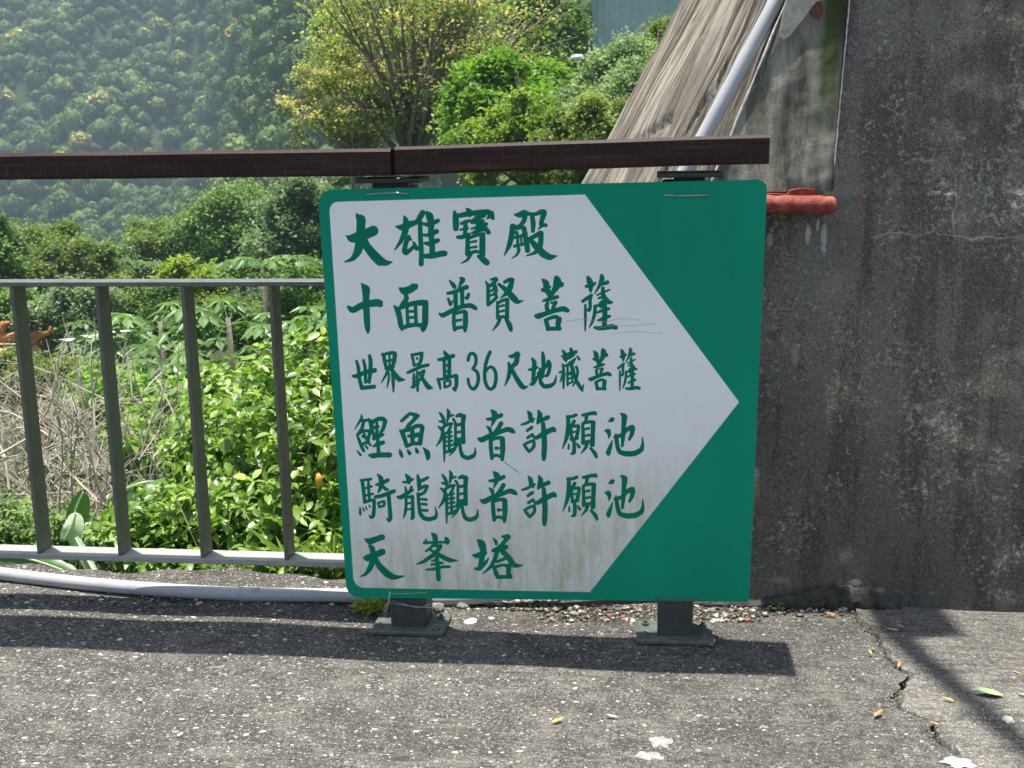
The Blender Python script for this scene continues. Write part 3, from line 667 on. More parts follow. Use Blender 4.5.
ch('zuigao', 350, 345, 8.904, "550 85 20; 562 130 22; 570 175 22|555 88 22; 640 72 26|640 80 28; 634 130 28; 615 180 24|598 118 20|570 182 20; 620 165 20|515 245 22; 560 225 28; 640 190 28; 695 178 26|570 260 20; 570 370 28|600 240 20; 603 405 20|560 295 14; 600 285 14|560 332 14; 610 315 14|550 376 20; 610 340 20|620 250 16; 655 225 18; 662 232 20; 640 290 24; 600 330 18|620 250 22; 660 320 32; 700 375 42; 735 380 8|840 60 20; 860 90 40|790 130 22; 850 120 34; 920 95 32|838 130 26; 843 280 26|885 120 30; 885 280 32|850 182 18; 885 177 18|850 237 18; 885 230 18|845 282 22; 890 270 22|785 305 26; 798 350 24; 805 388 14|785 307 20; 860 295 22; 940 270 26|945 275 36; 950 340 32; 935 400 26; 918 382 16|840 325 18; 845 375 22|840 327 16; 890 315 18; 890 358 20; 845 375 18")
ch('36', 460, 345, 8.533, "70 130 24; 75 98 24; 92 73 24; 112 72 24; 133 92 26; 138 130 26; 132 168 25; 110 200 23|112 205 22; 140 222 25; 155 255 27; 157 300 27; 145 345 27; 118 376 26; 90 360 24; 74 325 23; 70 292 23|257 60 27; 235 110 27; 217 175 27; 211 240 27; 213 300 27; 232 355 26; 262 377 25; 292 355 27; 307 300 28; 305 240 27; 288 200 24; 262 185 22; 238 200 20; 224 225 16")
ch('chidi', 460, 345, 8.533, "425 95 20; 450 95 32; 490 72 34; 500 85 30|490 80 36; 480 150 42; 440 185 30; 420 182 20|415 155 20; 428 200 36; 415 270 30; 385 345 8|440 200 30; 475 270 36; 520 340 42; 545 362 32; 580 352 6|615 115 16; 635 150 36; 630 230 32; 625 300 32|590 210 18; 625 205 28; 658 190 20|605 335 22; 628 322 32; 665 265 20|705 65 20; 711 110 33; 712 190 30; 708 275 14|665 243 20; 710 205 27; 760 150 32|755 142 32; 768 175 28; 755 240 27; 740 260 26; 722 265 10|682 200 16; 685 260 26; 690 320 30; 720 352 34; 770 347 34; 808 320 22; 822 260 6")
ch('zang', 550, 345, 10.24, "130 55 16; 150 85 34; 160 130 34; 165 165 20|125 117 20; 175 97 30; 265 70 34|215 40 28; 220 80 40; 195 130 26|150 140 34; 200 130 26; 250 100 16|200 185 26; 240 160 30; 260 137 16|280 115 16; 300 145 24|100 280 20; 130 270 20; 155 300 16|130 200 20; 140 260 26; 140 340 26; 138 440 16|135 300 32; 105 375 10|180 215 20; 180 300 22; 180 410 18|205 190 22; 225 250 22; 205 300 18|185 290 16; 225 280 16|185 345 16; 230 335 18|185 400 18; 230 375 18|225 240 16; 230 380 16|210 180 26; 235 240 28; 255 330 28; 290 400 34; 322 450 30; 335 470 12|330 452 22; 345 405 8|270 225 26; 285 270 24; 265 360 24; 235 420 10|150 215 20; 200 195 26; 240 180 20")
ch('li', 350, 405, 12.047, "140 120 14; 140 160 30; 100 225 22; 58 292 6|150 190 36; 210 182 30; 260 195 36|228 170 26|165 200 34; 142 290 38; 95 350 30|85 355 22; 110 420 32; 140 500 38; 165 550 34|100 352 26; 160 312 32; 220 310 32; 240 340 34|245 200 40; 255 280 34; 240 340 34; 215 420 40; 210 460 24|158 375 36|165 320 20;190 400 30|140 480 32; 180 455 32; 220 435 36|92 555 16; 128 600 28|145 520 24; 165 550 30|190 490 22; 210 520 22|230 460 22; 250 485 22|265 210 36; 268 300 34; 298 380 44|280 200 44; 340 167 46; 400 167 50; 420 190 48|425 195 48; 402 280 42; 372 330 34|295 272 34; 320 262 42; 352 258 16|325 200 26; 325 300 36; 335 420 36; 345 560 40|290 400 44; 350 372 50; 402 355 26|285 495 22; 340 470 54; 400 450 44|235 602 26; 275 610 58; 350 600 58; 478 600 58")
ch('yu', 350, 405, 12.047, "730 90 16; 690 130 40; 622 190 34|720 102 34; 790 120 46; 820 130 40|800 140 54; 760 190 40; 710 240 44; 680 290 40|600 300 16; 638 350 52; 663 420 46; 683 490 46|640 312 44; 720 292 44; 800 252 44; 860 252 48|875 270 48; 860 350 48; 845 450 54|750 290 48; 755 460 48|705 372 30; 760 370 54; 850 350 48|690 492 40; 760 465 36; 850 462 44|600 540 16; 615 585 44; 628 622 26|695 540 16; 718 580 44|795 520 20; 810 560 44|885 515 12; 930 570 58; 940 620 54; 935 655 22")
ch('guan', 430, 405, 11.378, "110 85 14; 135 120 34; 160 170 34; 165 210 34|110 185 20; 150 190 34|200 50 18; 215 90 40; 205 150 30; 195 190 12|215 130 26; 265 115 20|95 245 16; 130 270 34; 148 300 38|120 272 24; 200 220 34; 250 212 30|155 252 20; 190 230 20|240 220 26; 225 270 30; 190 318 20|150 250 26; 140 340 34; 120 400 32; 70 470 6|163 340 34; 164 480 32; 163 640 12|150 332 26; 240 305 26|170 365 20; 245 355 26|180 415 18; 250 405 24|185 465 18; 250 455 24|218 330 26; 220 530 30|170 538 28; 230 520 34; 280 490 26|265 160 26; 290 210 28; 290 420 30|305 125 30; 340 112 44; 390 130 40|382 130 54; 376 220 44; 380 420 46|310 225 34; 380 215 30|310 310 26; 370 300 26|300 388 30; 370 385 36|290 440 54; 340 420 44; 390 410 26|305 450 36; 270 520 26; 220 578 6|340 440 32; 350 520 36; 375 580 44; 430 602 44; 490 580 44; 513 550 30; 515 485 6")
ch('yin', 430, 405, 11.378, "700 60 20; 735 100 66; 735 150 52; 700 240 10|650 160 24; 720 155 44; 810 115 44|650 245 16; 680 270 40; 690 312 32|810 210 48; 780 260 44; 740 312 44|545 375 12; 590 395 58; 680 350 54; 780 312 46; 880 275 50; 930 290 54; 965 315 12|690 400 40; 695 500 44; 705 605 38|690 400 34; 750 375 36; 810 372 40|825 385 54; 828 500 56; 822 620 34|755 490 38; 790 490 16|705 580 40; 760 570 30; 820 590 40")
ch('xu', 515, 405, 11.378, "145 70 14; 170 105 48; 180 160 48; 200 190 24|75 222 20; 130 205 30; 215 160 26|140 290 30; 190 255 36|145 370 30; 200 335 30|100 450 20; 130 490 36; 160 530 26|105 450 26; 160 420 30; 215 400 26|215 410 30; 215 470 36; 165 530 26|265 65 20; 285 110 54; 275 170 54; 255 210 20|280 180 44; 330 160 44; 375 140 46|210 360 26; 250 370 44; 330 322 54; 430 275 56; 452 290 34|320 215 44; 330 320 56; 335 450 58; 330 560 56; 328 615 40")
ch('yuan', 515, 405, 11.378, "590 130 24; 650 130 34; 695 112 34|605 135 40; 605 250 46; 588 370 42; 540 495 8|672 185 38; 650 232 34|635 230 34; 640 330 32; 650 390 34|650 240 28; 720 236 34|725 242 34; 715 310 36; 695 380 38|650 310 16; 700 300 22|645 390 38; 710 375 34|670 400 34; 675 480 40; 670 540 40; 640 556 18|612 450 16; 610 495 22|705 440 16; 730 475 32|770 115 30; 840 100 36; 905 90 40; 920 105 24|815 122 40; 805 180 32; 780 210 30|770 215 30; 775 330 36; 775 430 42|780 205 30; 850 190 32; 890 195 40|890 200 50; 885 330 46; 880 450 52|790 275 22; 840 265 26|790 350 22; 845 340 26|780 425 36; 880 405 32|820 440 40; 800 490 32; 750 550 6|860 490 26; 910 550 42; 926 590 30")
ch('chi', 555, 405, 10.779, "610 160 46; 622 150 34; 580 175 14|540 275 12; 574 282 50; 585 320 32; 578 360 6|620 380 6; 595 450 36; 575 510 50; 577 530 30|710 92 16; 748 125 58; 740 220 46; 735 330 42; 725 440 26|650 345 38; 720 320 36; 780 260 42; 830 240 54|835 250 54; 830 310 42; 800 370 26|655 310 12; 663 370 40; 675 450 42; 700 505 46; 770 525 54; 860 520 54; 930 480 48; 945 420 26; 942 345 6")
ch('qi', 350, 470, 11.378, "120 115 20; 180 110 26; 240 102 28|140 120 36; 155 230 38; 170 360 36|210 122 26; 215 250 30; 222 330 30|170 207 20; 245 185 26|175 290 20; 260 270 24|165 367 30; 230 345 32; 275 340 32|275 345 36; 275 440 36; 265 520 38; 240 540 28; 220 515 12|115 430 16; 118 490 28; 122 510 12|145 425 10; 160 460 16|178 415 10; 192 445 14|215 400 10; 232 420 14|315 50 16; 350 90 50; 360 150 54; 340 220 34; 320 255 10|300 165 24; 350 155 40; 430 115 40|370 180 34; 410 218 34; 440 220 10|290 305 34; 370 290 42; 500 240 42|440 280 40; 450 400 42; 460 540 44; 445 575 32; 415 545 10|322 375 20; 335 420 26|320 375 22; 385 355 26; 390 400 28; 335 420 26")
ch('long', 350, 470, 11.378, "635 50 16; 665 90 52; 672 140 38|600 135 16; 650 135 32; 710 105 30|630 190 14; 640 235 30|700 190 26; 680 240 26|545 305 26; 580 310 46; 650 265 44; 710 225 30|637 315 30; 640 400 32; 630 480 30; 610 545 8|640 312 26; 710 300 34|712 305 36; 714 420 36; 716 530 42; 700 556 22|650 380 20; 700 372 20|650 450 18; 700 440 20|770 60 24; 785 130 46; 790 200 44|790 130 40; 840 110 36; 885 85 30|780 225 24; 850 182 36; 885 185 26|880 182 30; 850 250 34; 790 285 28|775 270 34; 785 400 36; 800 490 42; 840 545 44; 900 558 44; 970 540 42; 985 490 26; 968 420 6|810 330 24; 870 335 28|810 385 24; 870 390 28|820 455 26; 880 460 28")
ch('tian', 355, 530, 12.047, "122 108 16; 180 135 70; 260 108 66; 328 85 66|180 190 34; 210 222 60; 215 270 56|105 330 14; 155 335 80; 240 302 76; 330 262 74|220 270 64; 215 370 68; 180 460 60; 130 528 32; 65 560 6|250 350 54; 300 440 70; 380 518 80; 450 562 68; 520 566 38; 598 552 8")
ch('feng', 430, 530, 10.779, "20 35 14; 52 65 54; 60 130 52|-60 137 30; 60 132 22; 190 130 26|-45 103 18; -38 130 30|175 92 34; 190 120 46; 190 145 24|28 165 26; 0 200 28; -45 226 18|30 168 28; 120 168 28|115 172 40; 60 250 46; -10 300 40; -80 345 30; -150 367 6|10 218 20; 70 248 36; 140 290 46; 220 325 44; 300 328 6|15 372 18; 130 352 26|-40 426 14; 40 420 26; 130 397 28; 210 395 26|75 300 40; 85 400 46; 92 528 44|20 335 14; 80 315 26")
ch('ta', 430, 530, 10.779, "515 105 14; 558 150 76; 575 220 64; 560 300 54; 545 400 54|460 270 12; 510 275 54; 590 245 50|490 415 24; 530 415 40; 600 350 34; 630 305 10|685 90 12; 710 125 34; 715 150 26|785 70 26; 840 67 44; 850 75 42|835 80 52; 800 130 40; 740 190 40; 680 220 34|680 225 30; 760 200 46; 820 182 48|722 240 44; 692 330 42; 650 400 34; 570 470 6|780 225 54; 850 300 58; 900 370 54; 940 383 38; 1000 380 6|722 340 28; 800 310 32; 830 290 20|690 402 34; 715 470 46; 730 508 34|700 397 34; 780 377 26; 850 385 36|850 390 52; 845 460 46; 870 503 38|730 505 38; 870 503 38")
def moved(st, dx=0, dy=0): return [a + np.array([dx, dy, 0]) for a in st]
def remap(st, src, dst):
    kx = (dst[2] - dst[0]) / (src[2] - src[0]); ky = (dst[3] - dst[1]) / (src[3] - src[1]); kw = (kx + ky) / 2
    return [np.stack([(a[:, 0] - src[0]) * kx + dst[0], (a[:, 1] - src[1]) * ky + dst[1], a[:, 2] * kw], 1) for a in st]
LINES = [
    CH['da'] , CH['xiong'], CH['bao'], CH['dian']], [
    CH['shi'], CH['mian'], CH['pu'], CH['xian'], CH['pu2'], CH['sa']], [
    CH['shijie'], CH['zuigao'], CH['36'], CH['chidi'], CH['zang'],
    remap(CH['pu2'], (534, 275.3, 569.6, 331.5), (588.1, 347.9, 611.7, 390.9)), remap(CH['sa'], (581.4, 274, 616.6, 331), (617.4, 347.4, 639.8, 390.9))], [
    CH['li'], CH['yu'], CH['guan'], CH['yin'], CH['xu'], CH['yuan'], CH['chi']], [
    CH['qi'], CH['long'], moved(CH['guan'], 2.4, 61.7), moved(CH['yin'], 2.3, 61.7), moved(CH['xu'], .6, 65.2), moved(CH['yuan'], .6, 62.2), moved(CH['chi'], .2, 62.0)], [
    CH['tian'], CH['feng'], CH['ta']]
def glyph_mesh(strokes, g=0.12):
    """union of round-ended tapered strokes on a pixel grid -> marching squares polygons"""
    A = np.concatenate(strokes); x0, y0 = A[:, 0].min() - 3, A[:, 1].min() - 3; x1, y1 = A[:, 0].max() + 3, A[:, 1].max() + 3
    xs = np.arange(x0, x1, g); ys = np.arange(y0, y1, g); Xs, Ys = np.meshgrid(xs, ys); D = np.full(Xs.shape, 9.0)
    for a in strokes:
        if len(a) == 1: a = np.vstack([a, a + [0.2, 0.2, 0]])
        if len(a) > 2:  # soften corners
            q = [a[0]]
            for i in range(len(a) - 1):
                p0 = a[max(i - 1, 0)]; p1 = a[i]; p2 = a[i + 1]; p3 = a[min(i + 2, len(a) - 1)]
                for t in (0.25, 0.5, 0.75, 1.0):
                    c = 0.5 * ((2 * p1) + (-p0 + p2) * t + (2 * p0 - 5 * p1 + 4 * p2 - p3) * t * t + (-p0 + 3 * p1 - 3 * p2 + p3) * t ** 3)
                    q.append(0.6 * c + 0.4 * (p1 * (1 - t) + p2 * t))
            a = np.array(q)
        for p, q in zip(a[:-1], a[1:]):
            i0, i1 = max(0, int((min(p[0], q[0]) - 7 - x0) / g)), int((max(p[0], q[0]) + 7 - x0) / g) + 2
            j0, j1 = max(0, int((min(p[1], q[1]) - 7 - y0) / g)), int((max(p[1], q[1]) + 7 - y0) / g) + 2
            Xl, Yl = Xs[j0:j1, i0:i1], Ys[j0:j1, i0:i1]; d = q[:2] - p[:2]; L = max(d @ d, 1e-9)
            k = np.clip(((Xl - p[0]) * d[0] + (Yl - p[1]) * d[1]) / L, 0, 1)
            dd = np.hypot(Xl - p[0] - k * d[0], Yl - p[1] - k * d[1]) - (p[2] + k * (q[2] - p[2])) / 2 - 0.26
            D[j0:j1, i0:i1] = np.minimum(D[j0:j1, i0:i1], dd)
    V = []; F = []; key = {}
    def vert(x, y):
        k = (round(x * 200), round(y * 200))
        if k not in key: key[k] = len(V); V.append((x, y))
        return key[k]
    ny, nx = D.shape; ins = D < 0
    full = ins[:-1, :-1] & ins[1:, :-1] & ins[:-1, 1:] & ins[1:, 1:]
    anyc = ins[:-1, :-1] | ins[1:, :-1] | ins[:-1, 1:] | ins[1:, 1:]
    for j in range(ny - 1):
        i = 0
        while i < nx - 1:
            if full[j, i]:
                i2 = i
                while i2 < nx - 1 and full[j, i2]: i2 += 1
                F.append([vert(xs[i], ys[j]), vert(xs[i2], ys[j]), vert(xs[i2], ys[j + 1]), vert(xs[i], ys[j + 1])]); i = i2; continue
            if anyc[j, i]:
                cs = [(xs[i], ys[j], D[j, i]), (xs[i + 1], ys[j], D[j, i + 1]), (xs[i + 1], ys[j + 1], D[j + 1, i + 1]), (xs[i], ys[j + 1], D[j + 1, i])]
                poly = []
                for a_, b_ in zip(cs, cs[1:] + cs[:1]):
                    if a_[2] < 0: poly.append(vert(a_[0], a_[1]))
                    if (a_[2] < 0) != (b_[2] < 0):
                        t = a_[2] / (a_[2] - b_[2]); poly.append(vert(a_[0] + t * (b_[0] - a_[0]), a_[1] + t * (b_[1] - a_[1])))
                poly = [v for n_, v in enumerate(poly) if v != poly[n_ - 1]]
                if len(poly) >= 3 and len(set(poly)) == len(poly): F.append(poly)
            i += 1
    return V, F
names = ['first row of large characters', 'second row of large characters', 'third row of small characters with the number 36', 'fourth row of characters', 'fifth row of characters', 'bottom row of three characters']
for ln, nm in zip(LINES, names):
    vs = []; fs = []
    for strokes in ln:
        V, F = glyph_mesh(strokes, 0.16); b0 = len(vs)
        for (x, y) in V:
            u, w = sgn(x, y); vs.append((u, -0.0009, w))
        fs += [[b0 + i for i in f] for f in F]
    me = bpy.data.meshes.new('lettering'); me.from_pydata(vs, [], fs); me.update()
    import bmesh
    bm = bmesh.new(); bm.from_mesh(me); bmesh.ops.recalc_face_normals(bm, faces=bm.faces[:])
    if sum(f.normal.y for f in bm.faces) > 0: bmesh.ops.reverse_faces(bm, faces=bm.faces[:])
    bm.to_mesh(me); bm.free()
    o = link('lettering', me, MAT['letter'], field); o['label'] = names[names.index(nm)]

def wire(pts, r, mat, parent, name='tie_wire'):
    b = MB(); b.tube(pts, r, 6); return b.build(name, mat, parent, True)
def swire(pxs, r=0.0011, mat='rusty_wire', off=-0.003):
    pts = []
    for i, p in enumerate(pxs): u, w = sgn(*p); pts.append((u, off, w))
    u, w = pts[0][0], pts[0][2]; pts = [(u, 0.008, w)] + pts + [(pts[-1][0], 0.008, pts[-1][2])]
    wire(pts, r, MAT[mat], panel)
swire([(366, 194.5), (380, 193.2), (395, 192.6), (408, 193.4)], 0.0018, 'wire'); swire([(663.5, 195), (680, 195.5), (709, 194.8)], 0.0018, 'wire')
swire([(389.5, 590.5), (389.5, 593), (410, 593), (427, 592)], 0.0009, 'wire'); swire([(427, 590), (427.5, 594)], 0.0009, 'wire')
def mark(pxs, r_, mat):
    b = MB(); b.tube([(sgn(*p)[0], -0.0009, sgn(*p)[1]) for p in pxs], r_, 5); o = b.build('scratch', mat, field); return o
mark([(504, 461.5), (510, 466), (519, 472.5)], 0.0007, MAT['rusty_wire']); mark([(500.5, 578.5), (499, 583), (498, 589)], 0.0006, MAT['rusty_wire'])
_gm = simple('grey_crease', (0.42, 0.42, 0.40), 0.7)
mark([(566, 321), (585, 319), (604, 322), (622, 318), (640, 320)], 0.0004, _gm); mark([(598, 328), (615, 325), (634, 326), (656, 323)], 0.0004, _gm); mark([(612, 334), (630, 331), (662, 333)], 0.0004, _gm)
swire([(655, 598), (670, 598.5), (698, 599)], 0.0018)

# ------------------------------------------------------------------ railing
rail = thing('metal_railing', (0, 2.70, 0), 'grey steel railing with flat balusters under a dark wooden handrail', 'railing')
def part(b, name, mat, parent=None, smooth=False, label=None):
    o = b.build(name, mat, parent or rail, smooth); o.location = (0, -2.70, 0) if (parent is None) else (0, 0, 0)
    if label: o['label'] = label
    return o
RY0, RY1 = 2.572, 2.757; RYc = (RY0 + RY1) / 2
def board(p0, p1, h, name, extra):   # p: (x, ztop)
    b = MB(); L = p1[0] - p0[0]; n = 40; prof = []
    bv = 0.007
    for (y, z) in ((RY0, -bv), (RY0 + bv, 0), (RY1 - bv, 0), (RY1, -bv), (RY1, -h + bv), (RY1 - bv, -h), (RY0 + bv, -h), (RY0, -h + bv)): prof.append((y, z))
    vs = []; fs = []
    for i in range(n + 1):
        t = i / n; x = p0[0] + L * t; zt = p0[1] + (p1[1] - p0[1]) * t + 0.0004 * math.sin(x * 6 + extra) + 0.0003 * math.sin(x * 17)
        for (y, z) in prof: vs.append((x, y + 0.0008 * math.sin(x * 5 + extra), zt + z))
    for i in range(n):
        for k in range(8): fs.append((i * 8 + k, (i + 1) * 8 + k, (i + 1) * 8 + (k + 1) % 8, i * 8 + (k + 1) % 8))
    fs.append(tuple(range(7, -1, -1))); fs.append(tuple(n * 8 + k for k in range(8)))
    b.add(vs, fs); return part(b, name, MAT['wood'])
j0 = on_y(390, 148.6, RY0); j1 = on_y(396, 147, RY0); j2 = on_y(770, 134.2, RY0)
lf = on_y(0, 153.5, RY0)
sl_ = (j0.z - lf.z) / (j0.x - lf.x)
board((-4.2, lf.z + sl_ * (-4.2 - lf.x)), (j0.x, j0.z), 0.060, 'handrail', 0.3)
board((j1.x - 0.004, j1.z + 0.001), (j2.x, j2.z), 0.062, 'handrail', 2.0)
HB = j0.z - 0.062
for n_, (px0, px1, sx0, sx1, bx0, bx1, zb) in enumerate([(390.5, 426, 371, 407, 356, 420, HB), (657.5, 693, 674, 705, 657, 722, HB + 0.004)]):
    x0 = on_y(px0, 615, 2.668).x; x1 = on_y(px1, 615, 2.668).x; cxp = (x0 + x1) / 2; w = x1 - x0
    b = MB(); b.box((cxp, 2.7135, (zb - 0.022) / 2 + 0.004), (w, 0.09, zb - 0.022 - 0.008), bevel=0.004); pst = part(b, 'post', MAT['post'])
    xa = on_y(bx0, 180, 2.62).x; xb = on_y(bx1, 180, 2.62).x
    b = MB(); b.box(((xa + xb) / 2, 2.675, zb - 0.009), (xb - xa, 0.13, 0.012), bevel=0.002)
    b.box((((on_y(sx0, 185, 2.63).x + on_y(sx1, 185, 2.63).x)) / 2, 2.68, zb - 0.026), (on_y(sx1, 185, 2.63).x - on_y(sx0, 185, 2.63).x, 0.08, 0.026), bevel=0.002)
    part(b, 'bracket', MAT['post'])
    pa = on_z(369 if n_ == 0 else 636, 635 if n_ == 0 else 638, 0.006); pb_ = on_z(444 if n_ == 0 else 713, 635 if n_ == 0 else 638, 0.006)
    b = MB(); cxx = (pa.x + pb_.x) / 2; wx = pb_.x - pa.x; b.box((cxx, 2.700, 0.0075), (wx, 0.122, 0.011), bevel=0.002); pl = part(b, 'base_plate', MAT['plate'])
    for sx in (-1, 1):
        for sy in (-1, 1):
            b = MB(); c = (cxx + sx * (wx / 2 - 0.022), 2.695 + sy * 0.036, 0)
            b.tube([(c[0], c[1], 0.012), (c[0], c[1], 0.019)], 0.0095, 6); b.tube([(c[0], c[1], 0.019), (c[0], c[1], 0.026)], 0.005, 8)
            bo = b.build('bolt', MAT['zinc'], pl)
    if n_ == 0:
        pts = []
        for k in range(14):
            t = k / 13; px = 389 + (434 - 389) * t; py = 602.5 + 5 * math.sin(t * 1.6); q = on_y(px, py, 2.664); pts.append(q)
        wire([p for p in pts], 0.0011, MAT['wire'], pst)
        wire([on_y(391, 600, 2.665), on_y(400, 603, 2.664), on_y(418, 608, 2.664), on_y(432, 604, 2.665)], 0.0010, MAT['wire'], pst)
        wire([on_y(390, 592, 2.64), on_y(388.5, 603, 2.635), on_y(386, 610, 2.63), on_y(387, 617, 2.632)], 0.0016, MAT['wire'], pst)
        wire([on_y(388, 603, 2.634), on_y(383.5, 608, 2.63), on_y(386, 618, 2.63)], 0.0012, MAT['wire'], pst)
IY = 2.806
zm = on_y(150, 280.3, IY).z; zb0 = on_y(0, 556.8, IY - .025).z; zb1 = on_y(340, 567.3, IY - .025).z
px_end = -0.60
b = MB(); b.box(((-4.2 + px_end) / 2, IY, zm - 0.006), (4.2 + px_end, 0.062, 0.0125), bevel=0.0015); part(b, 'top_rail', MAT['rail'])
b = MB(); zr = (zb0 + zb1) / 2
b.box(((-4.2 + px_end) / 2, IY, zr + 0.008), (4.2 + px_end, 0.068, 0.015), bevel=0.0015); part(b, 'bottom_rail', simple('sunlit_grey_paint', (0.30, 0.30, 0.28), 0.5, var=0.15))  # lighter grey than the upper bar: sunlight on this rail put into its colour
bx = [on_y(x, 286, IY - 0.02).x for x in (13.2, 99, 186, 271.5)]; pitch = (bx[3] - bx[0]) / 3
xs_b = [bx[0] + pitch * k for k in range(-10, 5)]
for x in xs_b:
    if x > px_end - 0.02 or abs(x + 5.4) < 0.04: continue
    b = MB(); zt = zm - 0.013; z0 = zr + 0.0155
    b.box((x, IY, (zt + z0) / 2), (0.0105, 0.060, zt - z0), bevel=0.001); part(b, 'baluster', MAT['baluster'])
b = MB(); b.box((-2.45, 2.69, 0.56), (0.09, 0.09, 1.115), bevel=0.004); part(b, 'post', MAT['post'])
# ------------------------------------------------------------------ grey conduit: along the ground, then up the slope
pipe = thing('grey_pipe', (0, 0, 0), 'grey plastic conduit running along the terrace edge and up the concrete slope', 'pipe')
gp = [on_z(px, py, 0.0195) for (px, py) in [(-170, 550), (-80, 562), (0, 573.5), (80, 583), (160, 589.6), (240, 594), (300, 595), (345, 595.5)]]
gp2 = [Vector((-0.50, 2.84, 0.022)), Vector((-0.30, 2.86, 0.05))]
up0 = on_y(702, 140, 3.03); up1 = on_y(777, 0, 3.09); ud = up1 - up0
up_pts = [up0 - ud * 2.55, up0 - ud * 1.6, up0 - ud * 0.8, up0, up1, up1 + ud * 1.5]
def smooth_path(pts, n=8):
    pts = [Vector(p) for p in pts]; out = []
    for i in range(len(pts) - 1):
        p0 = pts[max(i - 1, 0)]; p1 = pts[i]; p2 = pts[i + 1]; p3 = pts[min(i + 2, len(pts) - 1)]
        for k in range(n):
            t = k / n; out.append(0.5 * ((2 * p1) + (-p0 + p2) * t + (2 * p0 - 5 * p1 + 4 * p2 - p3) * t * t + (-p0 + 3 * p1 - 3 * p2 + p3) * t ** 3))
    out.append(pts[-1]); return out
b = MB(); b.tube(smooth_path(gp + gp2), 0.0185, 20); b.build('ground_run', MAT['pvc'], pipe, True)
ups = [gp2[-1], Vector((-0.22, 2.87, 0.10))] + [p for p in up_pts if p.z > 0.2]
b = MB(); b.tube(smooth_path(ups), 0.0198, 22); b.build('upper_run', MAT['pvc'], pipe, True)
b = MB(); c0 = on_z(240, 593.9, 0.0195); c1 = on_z(261, 594.3, 0.0195)
b.tube([c0, c1], 0.0202, 20); b.build('coupler', MAT['pvc'], pipe, True)
b = MB(); u2 = up0 + ud * 0.0
# thin cable beside the upper run
b.tube(smooth_path([up0 - ud * 0.5 + Vector((0.075, 0.0, 0)), up0 + Vector((0.07, 0.0, 0)), up0 + ud * 0.5 + Vector((0.066, 0.0, 0)), up1 + Vector((0.058, 0, 0)), up1 + ud + Vector((0.06, 0, 0))]), 0.005, 8)
tag(b.build('thin_conduit', simple('brown_conduit', (0.12, 0.10, 0.08), 0.7), None, True), 'thin brown line lying beside the grey pipe on the slope', 'pipe')

# red clay pipe
rp = thing('red_pipe', (0, 0, 0), 'short red painted pipe stub sticking out of the wall right of the sign', 'pipe')
p0 = on_y(740, 204, 2.955); p1 = on_y(834, 205, 2.955); b = MB()
pts = [p0.lerp(p1, k / 24) + Vector((0, 0.0015 * math.sin(k * 1.9), 0.0012 * math.sin(k * 1.1))) for k in range(25)]
MR = Mat('red_oxide_paint'); a = MR.noise(25, 7, 0.75); f = MR.noise(90, 5, 0.8)
c = MR.ramp(a, [(0.35, (0.12, 0.018, 0.011)), (0.5, (0.25, 0.035, 0.022)), (0.68, (0.40, 0.12, 0.075))]); c = MR.mix(MR.ramp(f, [(0.3, 0.9), (0.4, 0.0)]), c, (0.03, 0.02, 0.018))
MR.col(c).rough(0.75); MR.bump(f, 0.7, 0.004); MR.bump(a, 0.6, 0.008)
b.tube(pts, [0.0225 + 0.001 * math.sin(k * 1.3) for k in range(24)] + [0.019], 18); b.build('pipe_body', MR.m, rp, True)
q = [on_y(x, y, 2.985) for x, y in ((745, 196), (760, 193), (787, 194), (789, 190), (800, 188), (814, 189), (817, 195), (812, 199), (745, 199))]
b = MB(); b.prism([p + Vector((0, -0.022, 0)) for p in q], (0, 0.045, 0)); b.build('mortar_lump', MR.m, rp, fix=True)

# ------------------------------------------------------------------ stones, chips, leaves, weeds on the ground
def stone(px, py, r, mat, label, name='stone', cat='stone', flat=0.6, seed=0, group=None):
    c = on_z(px, py); rs = random.Random(seed + int(px * 7 + py))
    bm = bmesh.new(); bmesh.ops.create_icosphere(bm, subdivisions=2, radius=1)
    s1, s2 = rs.uniform(0.7, 1.3), rs.uniform(0.6, 1.0)
    for v in bm.verts:
        k = 1 + 0.32 * mnoise.noise(v.co * 1.3 + Vector((px, py, 0))) + 0.12 * mnoise.noise(v.co * 3 + Vector((py, px, 0)))
        v.co = Vector((v.co.x * s1, v.co.y * s2, v.co.z * flat)) * k * r
    me = bpy.data.meshes.new(name); bm.to_mesh(me); bm.free(); o = link(name, me, mat)
    o.location = (c.x, c.y, r * flat * 0.55); o.rotation_euler = (0, 0, rs.uniform(0, 6)); tag(o, label, cat, group); return o
stone(463, 607, 0.030, MAT['stone'], 'largest grey stone behind the left base plate, under the sign', flat=0.55)
stone(437, 612, 0.022, MAT['stone'], 'rough grey stone touching the left railing post', flat=0.8)
stone(441, 602, 0.018, MAT['pale'], 'pale crumbled stone behind the left railing post', flat=0.7)
stone(471, 622, 0.020, MAT['pale'], 'flat white mortar chip in front of the largest stone', flat=0.18)
stone(492, 620, 0.007, MAT['pale'], 'small white pebble right of the flat mortar chip', flat=0.8)
stone(483, 603, 0.012, MAT['stone'], 'grey pebble right of the largest stone')
stone(500, 604, 0.011, MAT['pale'], 'pale pebble among the grit under the sign')
stone(573, 614, 0.011, MAT['stone'], 'flat bluish grey pebble under the middle of the sign', flat=0.4)
stone(563, 617, 0.006, MAT['pale'], 'tiny white pebble left of the flat bluish pebble')
stone(716, 617, 0.010, MAT['pale'], 'white stone beside the right base plate, nearer one')
stone(722, 622, 0.008, MAT['pale'], 'small white stone at the corner of the right base plate')
stone(712, 611, 0.009, MAT['stone'], 'grey stone behind the right base plate')
